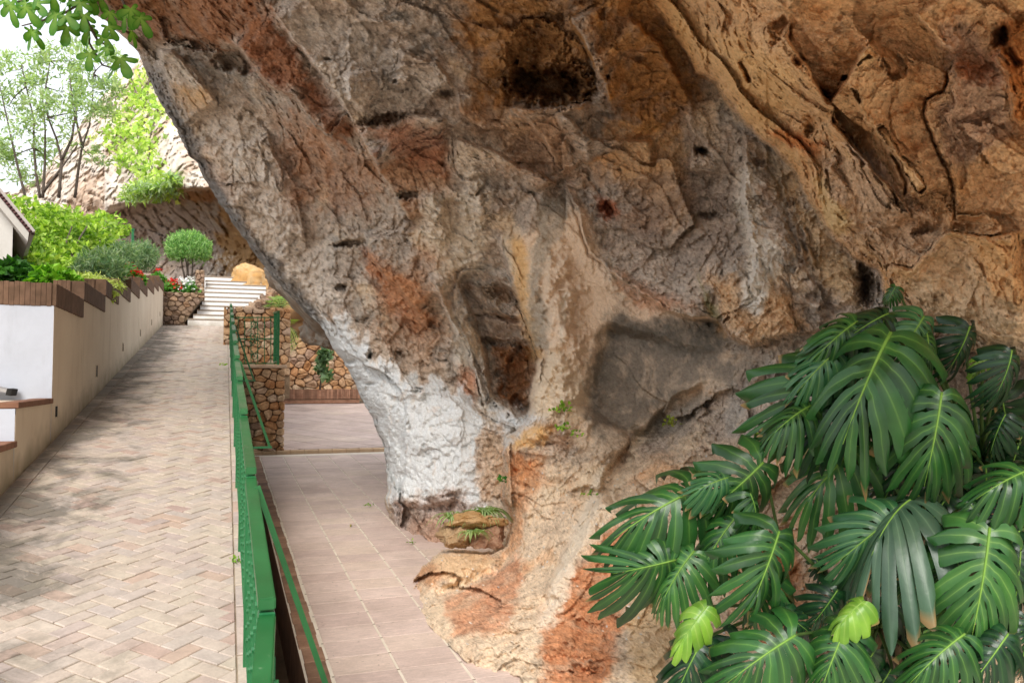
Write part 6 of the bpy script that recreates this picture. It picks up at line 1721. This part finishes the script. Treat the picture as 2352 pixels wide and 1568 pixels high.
for k, (x, y, s) in enumerate(FL):
    d = 8.1 + rnd.uniform(-.22, .22); p = Vector(at(x * K1, y * K1, d)) - B0
    ang = rnd.uniform(0, 2 * math.pi); ye = Vector(RT) * math.sin(ang) * .7 - Vector(UP) * (.55 + .5 * abs(math.cos(ang))) + Vector((0, 0, 0)); ye += Vector(FW) * rnd.uniform(-.5, .5); ye.normalize()
    nn_ = Vector((rnd.uniform(-.5, .5), rnd.uniform(-.6, .2), 1)) - Vector(FW) * .7; nn_ = (nn_ - ye * nn_.dot(ye)).normalized(); xe = ye.cross(nn_)
    L = s * K1 * 2.4 * d / FPX
    M = Matrix((xe, ye, nn_)).transposed().to_4x4(); M.translation = p - ye * L * .4
    link('leaf', figs[k % 6], fig_m, fb, mtx=M @ Matrix.Diagonal((L, L, L, 1)))

# ------------------------------------------------------------------ small things at the foot of the rock
pk = [((1085, 1195), (78, 24), .12, 'flat ochre stone lying across the two planter stones'), ((1050, 1232), (46, 34), .12, 'tan block of stone on the left of the small rock planter'), ((1125, 1236), (44, 30), .12, 'reddish brown block of stone on the right of the small rock planter')]
for (c, r_, dp, lab), cols, sd in zip(pk, (('#b08a5a', '#c6a478', '#8f6a46'), ('#a88a68', '#bfa27e', '#8a6a4e'), ('#96705a', '#ad8a70', '#7a5640')), (31, 32, 37)):
    d = 7.12; q = d / FPX
    boulder('planter_stone', at(c[0], c[1], d), (r_[0] * q * 1.0, dp * 1.3, r_[1] * q * 1.0), sd, cols, lab, rot=(0, rnd.uniform(-.12, .12), -.2), sub_=5, amp=.55)
def spider(label, c, d, n, ln, seed, spread=1.):
    r = random.Random(seed); b = Vector(at(*c, d)); o = tag(empty('spider_plant', tuple(b)), label, 'plant')
    for k in range(n):
        a = r.uniform(0, 2 * math.pi); L = ln * r.uniform(.6, 1.2); dr = Vector((math.cos(a), math.sin(a), 0)) * spread; V = []; F = []
        sd = dr.cross(Vector((0, 0, 1))).normalized(); off = Vector((r.uniform(-.05, .05), r.uniform(-.05, .05), 0))
        for i in range(6):
            t = i / 5; p = off + dr * L * t + Vector((0, 0, L * (1.0 * t - 1.25 * t * t))); w = .011 * (1 - t) ** .5 * (1 if i else .6)
            V += [p - sd * w, p + Vector((0, 0, -.004)), p + sd * w]
        for i in range(5):
            for j in range(2): F.append((i * 3 + j, i * 3 + j + 1, i * 3 + j + 4, i * 3 + j + 3))
        me = mesh_from('blade', V, F, True); cc = [np.array(srgb(x)) for x in ('#6f9a50', '#c3cfa0', '#6f9a50')]; vcol(me, np.array(cc * 6) * r.uniform(.75, 1.1)); link('blade', me, leafy, o)
spider('tuft of striped spider plant behind the small rock planter', (1110, 1182), 7.25, 60, .26, 1)
spider('small striped spider plant tuft left of the rock planter', (1040, 1190), 7.2, 34, .2, 2)
spider('little spider plant hanging between the two planter stones', (1082, 1226), 6.95, 22, .16, 3)
def weed(label, c, d, n, s, seed, cols=('#7fa83c', '#98bd4c', '#668f34')):
    r = np.random.default_rng(seed); b = at(*c, d); C = b + np.abs(r.normal(size=(n, 3))) * np.array([s, s * .6, s * .6]) * np.where(r.random((n, 3)) < .5, -1, 1) ** np.array([1, 1, 0])
    plant('weed', label, 'weed', b, [('leaves', leaves_mesh('leaves', C, s * 1.1, .7, cols, seed, .5), leafy)], [curve_to(b, C[k], s * .3, 4, k) for k in range(4)], group=None, sr=.002)
def fl_d(px, py): r = ray(px, py); return (FL0 - CAM[2]) / (r[2] - FLS * r[1])
def pa_d(px, py): r = ray(px, py); return (0 - CAM[2]) / (r[2] - SLOPE * r[1])
weed('small weed growing from a terrace joint near the white rock corner', (845, 1160), fl_d(845, 1166), 14, .028, 1)
weed('tiny yellowish weed in the middle of the terrace tiles', (806, 1208), fl_d(806, 1212), 8, .018, 2, ('#b3a64c', '#9aa84a'))
weed('little weed at the foot of the whitewashed rock', (947, 1245), fl_d(947, 1250), 10, .02, 3)
weed('bright green seedling beside the railing kerb', (545, 1288), pa_d(547, 1292), 18, .02, 4)
weed('yellow-green weed at the railing far up the ramp', (513, 838), pa_d(513, 850), 16, .035, 5, ('#a5c23a', '#8db23a', '#bcd35a'))
weed('green sprig rooted in a hole beside the pale flowstone', (1287, 943), 6.85, 20, .045, 6)
weed('clump of small green leaves on the ledge below the sprig', (1295, 985), 6.75, 20, .04, 7)
weed('small green seedling right of the ledge clump', (1325, 1000), 6.72, 14, .03, 8)
weed('yellowish moss tuft on the grey diagonal rib', (1538, 975), 6.35, 26, .035, 9, ('#8a9440', '#7a8a3a'))
weed('tiny fern in the damp corner under the dark panel', (1738, 998), 5.85, 14, .03, 10)
weed('little green shoot on the rock above the orange patch', (1357, 1135), 6.3, 12, .03, 11)
weed('dark leafy sprig in the cleft above the spider plants', (1152, 1105), 7.2, 16, .045, 12, ('#3f7a30', '#5a9238'))
